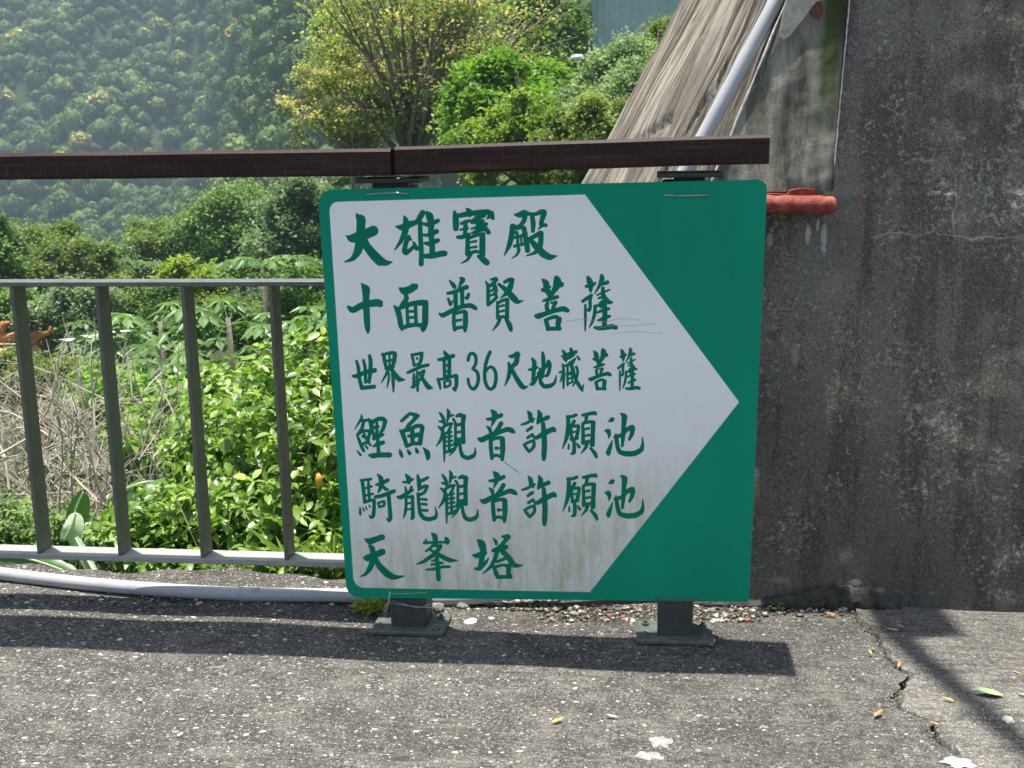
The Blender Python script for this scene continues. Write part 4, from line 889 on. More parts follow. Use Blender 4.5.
stone(747, 620, 0.009, MAT['redbit'], 'red tile chip on the ground right of the right base plate', 'tile_chip', 'chip', 0.4)
stone(610, 616, 0.009, MAT['redbit'], 'red tile chip left of the right base plate', 'tile_chip', 'chip', 0.4)
stone(623, 617, 0.008, MAT['redbit'], 'smaller red chip nearest the right base plate', 'tile_chip', 'chip', 0.4)
stone(424, 640, 0.007, MAT['redbit'], 'flat red fleck in front of the left base plate', 'tile_chip', 'chip', 0.25)
stone(199, 604, 0.011, simple('tan_chip', (0.5, 0.33, 0.18), 0.8), 'tan brown chip in front of the grey ground pipe', 'tile_chip', 'chip', 0.35)
stone(844, 611, 0.013, MAT['stone'], 'grey stone at the foot of the wall by the top of the crack')
rs = random.Random(5)
for k in range(34):
    px = rs.choice([rs.uniform(440, 535), rs.uniform(440, 540), rs.uniform(700, 745), rs.uniform(535, 650)]); py = rs.uniform(597, 608) if px < 540 else rs.uniform(609, 623)
    stone(px, py, rs.uniform(0.003, 0.0105), MAT[rs.choice(['stone', 'pale', 'stone', 'stone', 'redbit'] if k % 3 == 0 else ['stone', 'pale', 'stone'])], 'bit of loose grit in the strip along the terrace edge', 'pebble', 'pebble', 0.7, k, 'loose grit under the sign')
for (px, py) in [(101, 600), (69, 592), (115, 602), (27, 603), (346, 620), (558, 684), (563, 703), (575, 689), (568, 645), (504, 656), (519, 652), (120, 640), (140, 700), (60, 660), (215, 690), (230, 655), (300, 700), (180, 735), (285, 640), (740, 700), (700, 668)]:
    stone(px, py, rs.uniform(0.0045, 0.008), MAT['pale'], 'pale pebble bedded in the concrete ground', 'pebble', 'pebble', 0.35, 3, 'pale pebbles bedded in the ground')

def leaf_geo(L, Wd, bend=0.2, fold=0.25):
    ts = [0, .25, .55, .8, 1]; ws = [0.04, .85, 1, .6, 0.02]; vs = []
    for t, w in zip(ts, ws):
        z = -bend * L * t * t; vs += [(-w * Wd / 2, t * L, z + fold * w * Wd / 2), (0, t * L, z), (w * Wd / 2, t * L, z + fold * w * Wd / 2)]
    fs = []
    for i in range(4): fs += [(i * 3, i * 3 + 1, i * 3 + 4, i * 3 + 3), (i * 3 + 1, i * 3 + 2, i * 3 + 5, i * 3 + 4)]
    return vs, fs
yl = simple('yellow_leaf', (0.50, 0.40, 0.08), 0.7, var=.4); ol = simple('orange_leaf', (0.42, 0.20, 0.08), 0.7, var=.4); gl = simple('light_green_leaf', (0.30, 0.42, 0.18), 0.6); tl_ = simple('tan_leaf', (0.50, 0.40, 0.26), 0.7)
for (px, py, L, ang, mt, lb) in [
    (988, 697, 0.062, 80, gl, 'wide light green leaf lying on the right paving'), (892, 633, 0.03, 80, yl, 'thin yellow leaf near the wall right of the crack'),
    (900, 629, 0.02, 50, yl, 'tiny yellow leaf just behind the thin yellow leaf'), (870, 655, 0.018, 10, yl, 'small yellow leaf left of the crack'), (899, 668, 0.026, -20, ol, 'orange leaf caught on the crack'),
    (878, 717, 0.032, -45, ol, 'orange brown leaf left of the lower crack'), (948, 703, 0.026, 70, yl, 'yellow leaf sliver between crack and green leaf'), (1016, 676, 0.022, 60, ol, 'orange sliver near the right edge of the paving'),
    (1022, 698, 0.02, 60, gl, 'green sliver at the right edge of the picture'), (558, 724, 0.03, -60, yl, 'bright yellow leaf on the ground below the sign'), (612, 720, 0.028, 85, tl_, 'tan leaf right of the bright yellow leaf'),
    (713, 646, 0.03, -20, tl_, 'curled tan leaf in front of the right base plate'), (703, 640, 0.02, 60, ol, 'small brown leaf by the right base plate'), (830, 617, 0.03, 80, ol, 'orange leaf at the foot of the wall'), (934, 727, 0.024, 70, ol, 'pinkish brown leaf beside the crack')]:
    c = on_z(px, py); vs, fs = leaf_geo(L, L * 0.3 if L < 0.05 else L * 0.42, -0.15, 0.3); b = MB(); b.add([(x, y - L / 2, z) for x, y, z in vs], fs)
    o = b.build('fallen_leaf', mt, None, True); o.location = (c.x, c.y, 0.008); o.rotation_euler = (0, 0, R(ang)); tag(o, lb, 'leaf', 'fallen leaves on the ground')

# loose gravel strips (uncountable): along the terrace edge, at the wall foot and in the crack
def gravel(name, label, sampler, n, r0, r1, seed):
    rg = np.random.default_rng(seed); bm = bmesh.new(); bmesh.ops.create_icosphere(bm, subdivisions=1, radius=1)
    iv = np.array([v.co[:] for v in bm.verts]); itf = np.array([[v.index for v in f.verts] for f in bm.faces]); bm.free()
    P = np.array([sampler(rg) for _ in range(n)]); rad = r0 + (r1 - r0) * rg.uniform(0, 1, n) ** 3
    V = iv[None] * (1 + 0.35 * rg.normal(size=(n, len(iv), 1)).clip(-1, 1)) * np.stack([rg.uniform(.7, 1.4, n), rg.uniform(.7, 1.3, n), rg.uniform(.4, .8, n)], 1)[:, None, :]
    V = V * rad[:, None, None] + P[:, None, :]; V[:, :, 2] += rad[:, None] * 0.3
    T = (np.arange(n)[:, None, None] * len(iv) + itf[None]).reshape(-1, 3)
    M = Mat(name + '_stones'); a = M.n('Attribute', attribute_name='tint'); nz = M.noise(200, 3)
    c = M.ramp(a.outputs['Fac'], [(0, (0.035, 0.03, 0.022)), (0.35, (0.11, 0.095, 0.07)), (0.7, (0.24, 0.22, 0.18)), (0.9, (0.50, 0.48, 0.43)), (0.982, (0.50, 0.48, 0.43)), (0.985, (0.22, 0.10, 0.07)), (1, (0.30, 0.12, 0.08))])
    M.col(M.mix(0.4, c, M.mix(nz, c, (0.05, 0.045, 0.035)))).rough(.9).spec(.15)
    o = np_mesh(name, V.reshape(-1, 3), T, M.m, None, np.repeat(rg.uniform(0, 1, n), len(iv))); return tag(o, label, 'gravel', None, 'stuff')
def s_edge(g):
    k = g.uniform()
    if k < .5: p = on_z(g.uniform(432, 560), 598 + 13 * g.uniform() ** .8)
    elif k < .8: p = on_z(g.uniform(540, 760), g.uniform(606, 622))
    elif k < .93: p = on_z(g.uniform(700, 870), 612 - 3 + 7 * g.uniform() ** 2)
    else: p = on_z(g.uniform(-20, 345), g.uniform(596, 606))
    return (p.x, min(p.y, 2.985), 0.001)
gravel('gravel', 'loose brown and pale gravel along the terrace edge under the sign', s_edge, 4200, .0012, .0070, 3)
def s_crack(g):
    Y = g.uniform(1.9, 2.9); X = float(crack_x(Y)) + g.normal() * (.008 + .02 * max(Y - 2.6, 0) * 2)
    return (X, Y, 0.001 if abs(X - float(crack_x(Y))) > .006 else -.006)
gravel('crack_grit', 'crumbs of broken concrete lying along the crack in the paving', s_crack, 240, .001, .0045, 4)
bmesh = bmesh
# ------------------------------------------------------------------ foliage builders (numpy)
def rand_frames(n, up_bias=0.5, r=None):
    r = r or rng
    nrm = r.normal(size=(n, 3)); nrm[:, 2] = np.abs(nrm[:, 2]) + up_bias; nrm /= np.linalg.norm(nrm, axis=1, keepdims=True)
    a = r.normal(size=(n, 3)); u = np.cross(nrm, a); u /= np.linalg.norm(u, axis=1, keepdims=True); w = np.cross(nrm, u)
    return nrm, u, w
def cards(P, size, up_bias=0.5, aspect=0.55, fold=0.25):
    n = len(P); nrm, u, w = rand_frames(n, up_bias); s = (size * rng.uniform(0.6, 1.35, n))[:, None] if np.isscalar(size) else size[:, None]
    V = np.stack([P - u * s * .5, P + w * s * aspect * .5 + nrm * s * fold * .3, P + u * s * .5, P - w * s * aspect * .5 + nrm * s * fold * .3], 1)
    return V.reshape(-1, 3), np.arange(4 * n).reshape(n, 4)
def near_leaves(P, D, size, droop=0.25, aspect=0.45):
    """oval leaves with a folded midrib growing from P along D"""
    n = len(P); D = D / np.linalg.norm(D, axis=1, keepdims=True); up = np.tile([0, 0, 1.0], (n, 1)) + rng.normal(size=(n, 3)) * 0.35
    w = np.cross(D, up); w /= np.linalg.norm(w, axis=1, keepdims=True) + 1e-9; nn = np.cross(w, D)
    s = size[:, None]; dn = np.array([0, 0, -1.0])
    def at(t, k, lift): return P + D * s * t + w * s * aspect * k + nn * s * lift + dn * s * droop * t * t
    V = np.stack([at(0, 0, 0), at(.28, -.42, .07), at(.28, 0, 0), at(.28, .42, .07), at(.66, -.42, .06), at(.66, 0, 0), at(.66, .42, .06), at(1, 0, 0)], 1)
    q = np.array([[0, 2, 1, 0], [0, 3, 2, 0]])
    base = np.arange(n)[:, None, None] * 8
    quads = np.array([[1, 2, 5, 4], [2, 3, 6, 5]]); tris = np.array([[0, 2, 1], [0, 3, 2], [4, 5, 7], [5, 6, 7]])
    Qd = (base + quads[None]).reshape(-1, 4); Tr = (base + tris[None]).reshape(-1, 3)
    return V.reshape(-1, 3), Qd, Tr
def mesh_qt(name, V, Qd, Tr, mat, parent, tint, smooth=False):
    me = bpy.data.meshes.new(name); V = np.ascontiguousarray(V, np.float32)
    me.vertices.add(len(V)); me.vertices.foreach_set('co', V.ravel())
    loops = np.concatenate([Qd.ravel(), Tr.ravel()]).astype(np.int32); me.loops.add(len(loops)); me.loops.foreach_set('vertex_index', loops)
    tot = np.concatenate([np.full(len(Qd), 4), np.full(len(Tr), 3)]).astype(np.int32); st = np.concatenate([[0], np.cumsum(tot)[:-1]]).astype(np.int32)
    me.polygons.add(len(tot)); me.polygons.foreach_set('loop_start', st); me.polygons.foreach_set('loop_total', tot)
    if smooth: me.polygons.foreach_set('use_smooth', np.ones(len(tot), bool))
    me.update(calc_edges=True); at = me.attributes.new('tint', 'FLOAT', 'POINT'); at.data.foreach_set('value', np.asarray(tint, np.float32))
    return link(name, me, mat, parent)

LM = {
    'far': leaf_mat('far_forest_leaves', [(0, (0.061, 0.102, 0.031)), (0.45, (0.122, 0.182, 0.049)), (0.8, (0.220, 0.255, 0.068)), (0.93, (0.506, 0.368, 0.112)), (1, (0.780, 0.539, 0.201))], 0.12, 0.7, 0.1),
    'dark': leaf_mat('dark_green_leaves', [(0, (0.072, 0.137, 0.036)), (0.5, (0.147, 0.245, 0.066)), (1, (0.296, 0.398, 0.119))], 0.25, 0.6, 0.2),
    'olive': leaf_mat('olive_leaves', [(0, (0.103, 0.154, 0.041)), (0.5, (0.205, 0.269, 0.073)), (1, (0.359, 0.424, 0.125))], 0.3, 0.6, 0.2),
    'greygreen': leaf_mat('grey_green_leaves', [(0, (0.120, 0.194, 0.095)), (0.5, (0.241, 0.322, 0.162)), (1, (0.454, 0.540, 0.296))], 0.3, 0.55, 0.3),
    'bright': leaf_mat('bright_green_leaves', [(0, (0.086, 0.185, 0.021)), (0.5, (0.173, 0.319, 0.039)), (1, (0.326, 0.487, 0.070))], 0.4, 0.5, 0.3),
    'lime': leaf_mat('yellow_green_leaves', [(0, (0.133, 0.208, 0.027)), (0.5, (0.253, 0.342, 0.047)), (1, (0.446, 0.475, 0.081))], 0.4, 0.5, 0.3),
    'flower': leaf_mat('yellow_green_leaves_with_tawny_flowers', [(0, (0.13, 0.18, 0.05)), (0.4, (0.24, 0.29, 0.08)), (0.7, (0.48, 0.48, 0.18)), (0.85, (0.62, 0.50, 0.24)), (1, (0.70, 0.52, 0.30))], 0.45, 0.6, 0.15),
    'papaya': leaf_mat('papaya_leaves', [(0, (0.046, 0.118, 0.019)), (0.5, (0.094, 0.198, 0.038)), (1, (0.188, 0.324, 0.083))], 0.35, 0.42, 0.4),
    'citrus': leaf_mat('glossy_bush_leaves', [(0, (0.063, 0.132, 0.018)), (0.35, (0.128, 0.233, 0.033)), (0.75, (0.255, 0.389, 0.067)), (1, (0.510, 0.621, 0.164))], 0.35, 0.36, 0.5),
    'banana': leaf_mat('banana_leaf', [(0, (0.060, 0.140, 0.030)), (0.5, (0.120, 0.250, 0.070)), (1, (0.62, 0.74, 0.50))], 0.3, 0.4, 0.5),
    'grass': leaf_mat('grass_blades', [(0, (0.066, 0.132, 0.022)), (0.5, (0.143, 0.242, 0.050)), (1, (0.330, 0.418, 0.143))], 0.35, 0.5, 0.3),
    'dry': simple('dry_twigs', (0.42, 0.37, 0.30), 0.9, 0, 0.2, 0.4, 8, 0),
}

# ------------------------------------------------------------------ far forest (one mass per hillside)
def forest(name, t0, t1, d0, d1, spacing, r0, ncard, csize, label_kind, seed, thr=0.72):
    r = np.random.default_rng(seed); C = []
    d = d0
    while d < d1:
        t = t0
        while t < t1:
            tt = t + r.uniform(-.9, .9) * spacing / d; dd = d + r.uniform(-1.1, 1.1) * spacing
            Y = dd / math.hypot(1, tt); C.append((tt * Y, Y)); t += spacing / d
        d += spacing * 0.62
    C = np.array(C); z = terr(C[:, 0], C[:, 1])
    bare = np.array([mnoise.fractal(Vector((x * 0.018, y * 0.010, seed)), 0.9, 2.1, 4) for x, y in C])
    keep = bare < thr; C = C[keep]; z = z[keep]; n = len(C)
    rad = r0 * (0.42 + 1.25 * r.uniform(0, 1, n) ** 2.0); hue = r.uniform(0, 1, n) ** 1.2 * 0.75; hue = np.where(r.uniform(size=n) < 0.3, hue * 0.35, hue); hue[r.uniform(size=n) < (0.03 if seed == 1 else 0.0)] = 0.92
    hz = np.array([mnoise.noise(Vector((x * 0.05, y * 0.05, seed + 5))) for x, y in C]); hue = np.clip(hue + hz * 0.45, 0, 0.78 if seed != 1 else 0.95)
    cen = np.stack([C[:, 0], C[:, 1], z + rad * 0.9], 1)
    # lumps: 5 per crown
    k = ncard; q = r.normal(size=(n, k, 3)); q /= np.linalg.norm(q, axis=2, keepdims=True); q[:, :, 2] = np.abs(q[:, :, 2]) * 1.0 - 0.25
    lump = r.normal(size=(n, 7, 3)); lump /= np.linalg.norm(lump, axis=2, keepdims=True); lump[:, :, 2] = np.abs(lump[:, :, 2])
    dots = np.einsum('nkc,nlc->nkl', q, lump).max(2); rr = (0.66 + 0.42 * np.clip(dots, 0, 1) ** 3) * r.uniform(0.86, 1.06, (n, k))
    Pn = cen[:, None, :] + q * rr[:, :, None] * rad[:, None, None]
    P_ = Pn.reshape(-1, 3); sz = np.repeat(rad, k) * csize
    nrm = q.reshape(-1, 3) + r.normal(size=(n * k, 3)) * 0.45; nrm /= np.linalg.norm(nrm, axis=1, keepdims=True)
    a = r.normal(size=(n * k, 3)); u = np.cross(nrm, a); u /= np.linalg.norm(u, axis=1, keepdims=True); w = np.cross(nrm, u); s = (sz * r.uniform(.6, 1.3, n * k))[:, None]
    V = np.stack([P_ - u * s, P_ + w * s * .7, P_ + u * s, P_ - w * s * .7], 1).reshape(-1, 3)
    tint = np.clip(np.repeat(hue, k) + r.normal(size=n * k) * 0.06, 0, 1)
    # solid cores
    import bmesh as _b
    bm = _b.new(); _b.ops.create_icosphere(bm, subdivisions=1, radius=1); iv = np.array([v.co[:] for v in bm.verts]); itf = np.array([[v.index for v in f.verts] for f in bm.faces]); bm.free()
    CV = cen[:, None, :] + iv[None] * (rad * 0.72)[:, None, None]; CT = (np.arange(n)[:, None, None] * len(iv) + itf[None]).reshape(-1, 3) + len(V)
    allV = np.concatenate([V, CV.reshape(-1, 3)]); tint = np.concatenate([np.repeat(tint, 4), np.repeat(hue * 0.5, len(iv))])
    o = mesh_qt(name, allV, np.arange(len(V)).reshape(-1, 4), CT, LM['far'], None, tint)
    return tag(o, kind='stuff', label=label_kind, cat='forest')
forest('mountain_forest', -0.80, -0.27, 188, 300, 2.3, 1.75, 110, 0.15, 'hazy blue-green forest covering the mountain at upper left', 1, 0.66)
forest('spur_forest', -0.36, -0.11, 92, 150, 2.5, 1.6, 160, 0.125, 'forest on the steep spur behind the tawny flowering tree', 2)
forest('hillside_forest', -0.16, 0.45, 40, 75, 2.2, 1.5, 220, 0.10, 'dark forest on the near hillside at top centre', 3)

forest('valley_forest', -0.46, -0.24, 100, 215, 2.8, 1.9, 150, 0.13, 'forest in the steep gully between mountain and spur', 4, 2.0)
# ------------------------------------------------------------------ trees
def tree(name, label, px, pyb, pyt, Y, wpx, mat, leaf, n, group='trees and shrubs below the terrace', nclump=26, clump=0.26, trunk_r=0.06, bark='bark', gap=1.0, limbs=7, flat=1.0, cat='tree', tintlo=0.0, tinthi=1.0, flower=0.0, up=0.5):
    """crown fills the pixel box [px-w/2, px+w/2] x [pyt, pyb] at depth Y; the trunk goes down to the terrain"""
    r = rng
    c = on_y(px, (pyb + pyt) / 2, Y); top = on_y(px, pyt, Y); bot = on_y(px, pyb, Y); rz = (top.z - bot.z) / 2; rx = wpx / 2 * (Y / ray(px, 384)[1]) ; ry = min(rx, rz * 1.3) * 0.9 * flat
    gz = float(terr(c.x, Y + 0.0)); base = Vector((c.x, Y, gz - 0.1))
    root = thing(name, base, label, cat, group); clump = clump * 1.05
    cl = r.normal(size=(nclump, 3)); cl /= np.linalg.norm(cl, axis=1, keepdims=True); rad = r.uniform(0.35, 0.86, nclump) ** 0.7; lob = np.array([1 + 0.55 * mnoise.noise(Vector(v) * 1.6 + Vector((px * .37, pyt * .11, Y))) for v in cl]); cl = cl * (rad * lob)[:, None]
    cl[:, 2] = cl[:, 2] * 0.92
    K = np.array(cl) * [rx, ry, rz] + [0, 0, c.z - base.z]
    cr_ = clump * min(rx, rz) * 1.35 * r.uniform(0.7, 1.3, nclump)
    leaf = leaf * 0.62; n = int(n * 5.2); per = n // nclump; P_ = []; T_ = []
    for i in range(nclump):
        q = r.normal(size=(per, 3)); q /= np.linalg.norm(q, axis=1, keepdims=True); q *= (r.uniform(0.1, 1, per) ** 0.5 * np.where(r.uniform(size=per) < .22, r.uniform(1, 2.1, per), 1))[:, None]
        q[:, 2] *= 0.75; P_.append(K[i] + q * cr_[i]); h = r.uniform(tintlo, tinthi) * 0.6
        tt = h + r.uniform(0, 0.4, per) * (tinthi - tintlo)
        if flower > 0:
            isf = (r.uniform() < flower); tt = tt * 0.6
            if isf: tt = np.where(q[:, 2] > 0.1, r.uniform(0.72, 1.0, per), tt)
        T_.append(tt)
    P_ = np.concatenate(P_); T_ = np.clip(np.concatenate(T_), 0, 1)
    V, Q_ = cards(P_, leaf, up)
    np_mesh('crown', V, Q_, MATL(mat), root, np.repeat(T_, 4))
    b = MB(); h0 = c.z - base.z
    tips = [K[i] for i in r.permutation(nclump)[:limbs]]
    fork = max((bot.z - base.z) * 0.9, 0.25 * h0); lean = r.uniform(-0.08, 0.08) * h0
    b.tube([(0, 0, 0), (lean * .3, 0, fork * .5), (lean * .6, 0, fork), (lean, 0, h0)], [trunk_r * 1.3, trunk_r, trunk_r * .8, trunk_r * .3], 7)
    for t in tips:
        s = Vector((lean * .6, 0, fork)).lerp(Vector((lean, 0, h0)), r.uniform(0, .6)); t = Vector(t); mid = s.lerp(t, .5) + Vector(r.normal(size=3) * 0.05 * rx) + Vector((0, 0, -.05 * rz))
        b.tube([s, mid, t, t + (t - mid) * 0.5], [trunk_r * .42, trunk_r * .28, trunk_r * .14, trunk_r * .05], 5)
        for _ in range(3):
            e = t + Vector(r.normal(size=3)) * cr_.mean() * 0.9; b.tube([mid.lerp(t, r.uniform(.2, .9)), e], [trunk_r * .12, trunk_r * .04], 4)
    b.build('trunk', MAT[bark], root, True)
    return root
def MATL(k): return LM[k]
# (kept right of x=290 at the top: airy tawny tree, bright tree, grey-green tree, lime shrub)
tree('flowering_tree', 'tall airy tree with yellow-green leaves and tawny flower heads above the handrail', 418, 160, -80, 17, 250, 'flower', 0.105, 3400, nclump=130, clump=0.17, trunk_r=0.12, bark='palebark', limbs=80, flower=0.62)
tree('flowering_tree', 'lower left tawny flowering tree leaning toward the mountain', 345, 165, 50, 16.5, 135, 'flower', 0.09, 1700, nclump=60, clump=0.18, trunk_r=0.05, bark='palebark', limbs=44, flower=0.55)
tree('leafy_tree', 'slim fresh green tree top left of the tawny tree', 340, 84, -4, 19, 70, 'bright', 0.12, 1700, nclump=26, clump=0.2, limbs=16, tintlo=0.1)
tree('leafy_tree', 'bright green leafy tree just above the handrail at centre', 500, 170, 55, 14, 110, 'bright', 0.115, 7500, nclump=55, clump=0.22, limbs=14)
tree('leafy_tree', 'vivid green tree between the centre tree and the grey-green tree', 552, 145, 62, 15, 90, 'bright', 0.11, 5500, nclump=42, clump=0.24, limbs=12, tinthi=0.7)
tree('olive_shrub', 'yellow-green bush over the handrail below the bright green trees', 525, 195, 95, 12, 150, 'lime', 0.075, 9000, nclump=70, clump=0.2, limbs=18, tinthi=0.8)
tree('grey_green_tree', 'grey-green fine leaved tree beside the concrete slope', 630, 160, 32, 12, 125, 'greygreen', 0.07, 15000, nclump=90, clump=0.19, limbs=28, tinthi=0.9)
tree('grey_green_tree', 'grey-green shrub at the foot of the slope just above the handrail', 592, 190, 90, 10, 100, 'olive', 0.06, 7500, nclump=56, clump=0.2, limbs=16)
tree('leafy_tree', 'green tree top against the green metal building', 672, 85, 18, 15, 60, 'olive', 0.09, 3400, nclump=36, clump=0.22, limbs=14, tinthi=0.8)
tree('leafy_tree', 'dark green tree on the hillside left of the green metal building', 545, 95, -10, 26, 90, 'dark', 0.16, 6500, nclump=46, clump=0.24, limbs=14)
# middle distance
tree('round_tree', 'dark round tree left of the sign with a dense crown', 232, 285, 180, 30, 100, 'dark', 0.19, 9000, nclump=60, clump=0.24, trunk_r=0.12, tinthi=1.0)
tree('round_tree', 'tall green tree partly behind the left edge of the sign', 310, 295, 160, 22, 105, 'greygreen', 0.14, 10000, nclump=66, clump=0.22, trunk_r=0.1, tinthi=0.6)
tree('round_tree', 'mid green tree between the round dark tree and the far woods', 168, 285, 214, 32, 105, 'olive', 0.19, 8000, nclump=54, clump=0.24, trunk_r=0.12)
tree('round_tree', 'small dark tree above the top rail left of centre', 115, 300, 246, 30, 100, 'greygreen', 0.17, 6500, nclump=46, clump=0.25, tinthi=0.6)
tree('round_tree', 'broad olive tree at the left edge above the top rail', 40, 315, 218, 24, 140, 'olive', 0.14, 11000, nclump=70, clump=0.22, trunk_r=0.1, tinthi=0.8)
tree('round_tree', 'dark tree crown at the far left edge', -8, 300, 214, 20, 60, 'dark', 0.12, 4500, nclump=36, clump=0.28)
tree('leafy_shrub', 'bright lime green bush under the round dark tree', 200, 305, 255, 18, 90, 'lime', 0.12, 5500, nclump=44, clump=0.26, cat='bush', tintlo=0.1)
tree('leafy_shrub', 'grey-green bush seen between the first two balusters', 72, 350, 278, 17, 130, 'greygreen', 0.10, 9500, nclump=64, clump=0.23, cat='bush', tinthi=0.8)
tree('leafy_shrub', 'dark little conifer-like bush behind the third baluster', 166, 350, 285, 15, 50, 'dark', 0.07, 5000, nclump=36, clump=0.27, cat='bush', tinthi=0.5)
tree('leafy_shrub', 'green bush behind the conifer-like bush', 130, 335, 276, 18, 80, 'olive', 0.10, 6000, nclump=42, clump=0.25, cat='bush')
tree('leafy_shrub', 'shaded green bush under the tree beside the sign', 305, 350, 262, 15, 95, 'dark', 0.09, 8000, nclump=52, clump=0.25, cat='bush')
tree('leafy_shrub', 'fern green bush between papaya plants on the grassy bank', 240, 352, 296, 16, 80, 'olive', 0.09, 5500, nclump=40, clump=0.26, cat='bush', tinthi=0.9)
tree('leafy_shrub', 'dark bush at far left below the top rail', 8, 340, 280, 18, 80, 'dark', 0.1, 5500, nclump=40, clump=0.27, cat='bush')
tree('leafy_shrub', 'yellowish scrub in front of the orange roof', 45, 408, 354, 9, 170, 'olive', 0.05, 11000, nclump=80, clump=0.26, cat='bush')
tree('leafy_shrub', 'sprawling bright green scrub behind the second baluster', 120, 440, 372, 7.5, 120, 'bright', 0.06, 5500, nclump=60, clump=0.22, cat='bush', tinthi=0.7)

# ------------------------------------------------------------------ papaya plants
def palm_leaf(b, base, tip, size, tint, r):
    b.tube([base, base.lerp(tip, .5) + Vector((0, 0, .04)), tip], [.006, .005, .004], 4, tint=0.9)
    d = (tip - base); d.z *= .3; d = d.normalized() if d.length > 1e-6 else Vector((1, 0, 0)); side = d.cross(Vector((0, 0, 1))).normalized()
    for k in range(8):
        a = -2.5 + 5.0 * k / 7; dirv = d * math.cos(a) + side * math.sin(a); L = size * (1.0 - 0.12 * abs(a)) * r.uniform(.9, 1.1); sd = dirv.cross(Vector((0, 0, 1)))
        dr = L * r.uniform(.25, .5)
        p1 = tip + dirv * L * .45 + Vector((0, 0, -dr * .12)); p2 = tip + dirv * L + Vector((0, 0, -dr))
        w = L * 0.17
        b.add([tip, p1 + sd * w * .55, p1 + sd * w * 1.1 + dirv * L * .16 + Vector((0, 0, -dr * .35)), p2, p1 - sd * w * 1.1 + dirv * L * .16 + Vector((0, 0, -dr * .35)), p1 - sd * w * .55, p1 + Vector((0, 0, -.012))],
              [(0, 1, 6), (0, 6, 5), (1, 2, 3, 6), (6, 3, 4, 5)], tint + r.uniform(-.08, .12))
PL = ['by the top rail right of centre', 'with its stem in view between the third and fourth balusters', 'left of the third baluster', 'below it and further left', 'low in front near the dry twigs', 'against the left edge of the sign', 'behind the second baluster', 'low beside the grassy bank', 'with small crown further back near the white sheet']
for i, (px, py, Y, sz, pyg) in enumerate([(262, 262, 14, .42, 330), (228, 318, 11, .40, 400), (160, 322, 11, .42, 400), (150, 368, 9, .36, 440), (185, 405, 8, .30, 450), (312, 318, 9.5, .34, 400), (128, 340, 12, .32, 390), (272, 345, 11, .22, 392), (100, 330, 15, .34, 370)]):
    r = random.Random(40 + i); c = on_y(px, py, Y); gz = float(terr(c.x, Y)); h = c.z - gz + .1
    root = thing('papaya_plant', (c.x, Y, gz - .1), 'papaya plant with fingered leaves ' + PL[i], 'plant', 'papaya plants on the bank')
    b = MB(); b.tube([(0, 0, 0), (.02, 0, h * .5), (0, 0, h)], [.045, .035, .025], 7); b.build('stem', MAT['palebark'], root, True)
    b = MB()
    for k in range(22):
        a = r.uniform(0, 6.28); e = r.uniform(-.25, .95); L = sz * r.uniform(.7, 1.3); t = Vector((math.cos(a) * math.cos(e) * L, math.sin(a) * math.cos(e) * L, h + math.sin(e) * L * .7 - 0.1))
        palm_leaf(b, Vector((0, 0, h - .08)), t, sz * r.uniform(.55, .85), r.uniform(.15, .75), r)
    b.build('crown', LM['papaya'], root)

# ------------------------------------------------------------------ near bushes
def bush(name, label, boxes, n, size, mat='citrus', Yc=3.6, group='leafy bushes at the terrace edge', rosette=6, twigs=40, fruit=None):
    """boxes: (px, py, Y, radius m) blobs filled with leaf rosettes"""
    cs = [(on_y(px, py, Y), rad) for px, py, Y, rad in boxes]; c0 = cs[0][0]; gz = float(terr(c0.x, c0.y)); base = Vector((c0.x, c0.y, gz - .05))
    root = thing(name, base, label, 'bush', group); tot = sum(r_ ** 2 for _, r_ in cs); P_ = []; D_ = []; T_ = []; tipsl = []
    for c, rad in cs:
        k = int(n * rad ** 2 / tot / rosette); q = rng.normal(size=(k, 3)); q /= np.linalg.norm(q, axis=1, keepdims=True); q[:, 1] = np.where(rng.uniform(size=k) < .6, -np.abs(q[:, 1]), q[:, 1])
        rr = rng.uniform(.35, 1.08, k) ** .6; cen = np.array(c - base) + q * rad * rr[:, None]
        out = q + [0, -.25, .55] + rng.normal(size=(k, 3)) * .35; out /= np.linalg.norm(out, axis=1, keepdims=True)
        h = rng.uniform(0, .75, k)
        for i in range(k):
            nn = Vector(out[i]); u = nn.orthogonal().normalized(); w = nn.cross(u); m_ = rosette + rng.integers(-2, 3); ph = rng.uniform(0, 6.28)
            tipsl.append(Vector(cen[i]))
            for j in range(m_):
                a = ph + j * 2.4; e = rng.uniform(.15, .8); d = (u * math.cos(a) + w * math.sin(a)) * math.cos(e) + nn * math.sin(e)
                P_.append(Vector(cen[i]) - nn * 0.012 * (m_ - j)); D_.append(d); T_.append(min(1, h[i] + rng.uniform(0, .35)))
    P_ = np.array([p[:] for p in P_]); D_ = np.array([d[:] for d in D_]); T_ = np.array(T_)
    V, Qd, Tr = near_leaves(P_, D_, size * rng.uniform(.6, 1.2, len(P_)), aspect=.52)
    mesh_qt('foliage', V, Qd, Tr, LM[mat], root, np.repeat(T_, 8), True)
    b = MB()
    for _ in range(twigs):
        t = tipsl[int(rng.integers(len(tipsl)))]; s = Vector((rng.uniform(-.1, .1), rng.uniform(-.1, .1), 0)); mid = s.lerp(t, .55) + Vector(rng.normal(size=3) * .06) + Vector((0, 0, -.04))
        b.tube([s, mid, t], [.009, .006, .002], 5)
    b.build('branches', MAT['bark'], root, True)
    return root
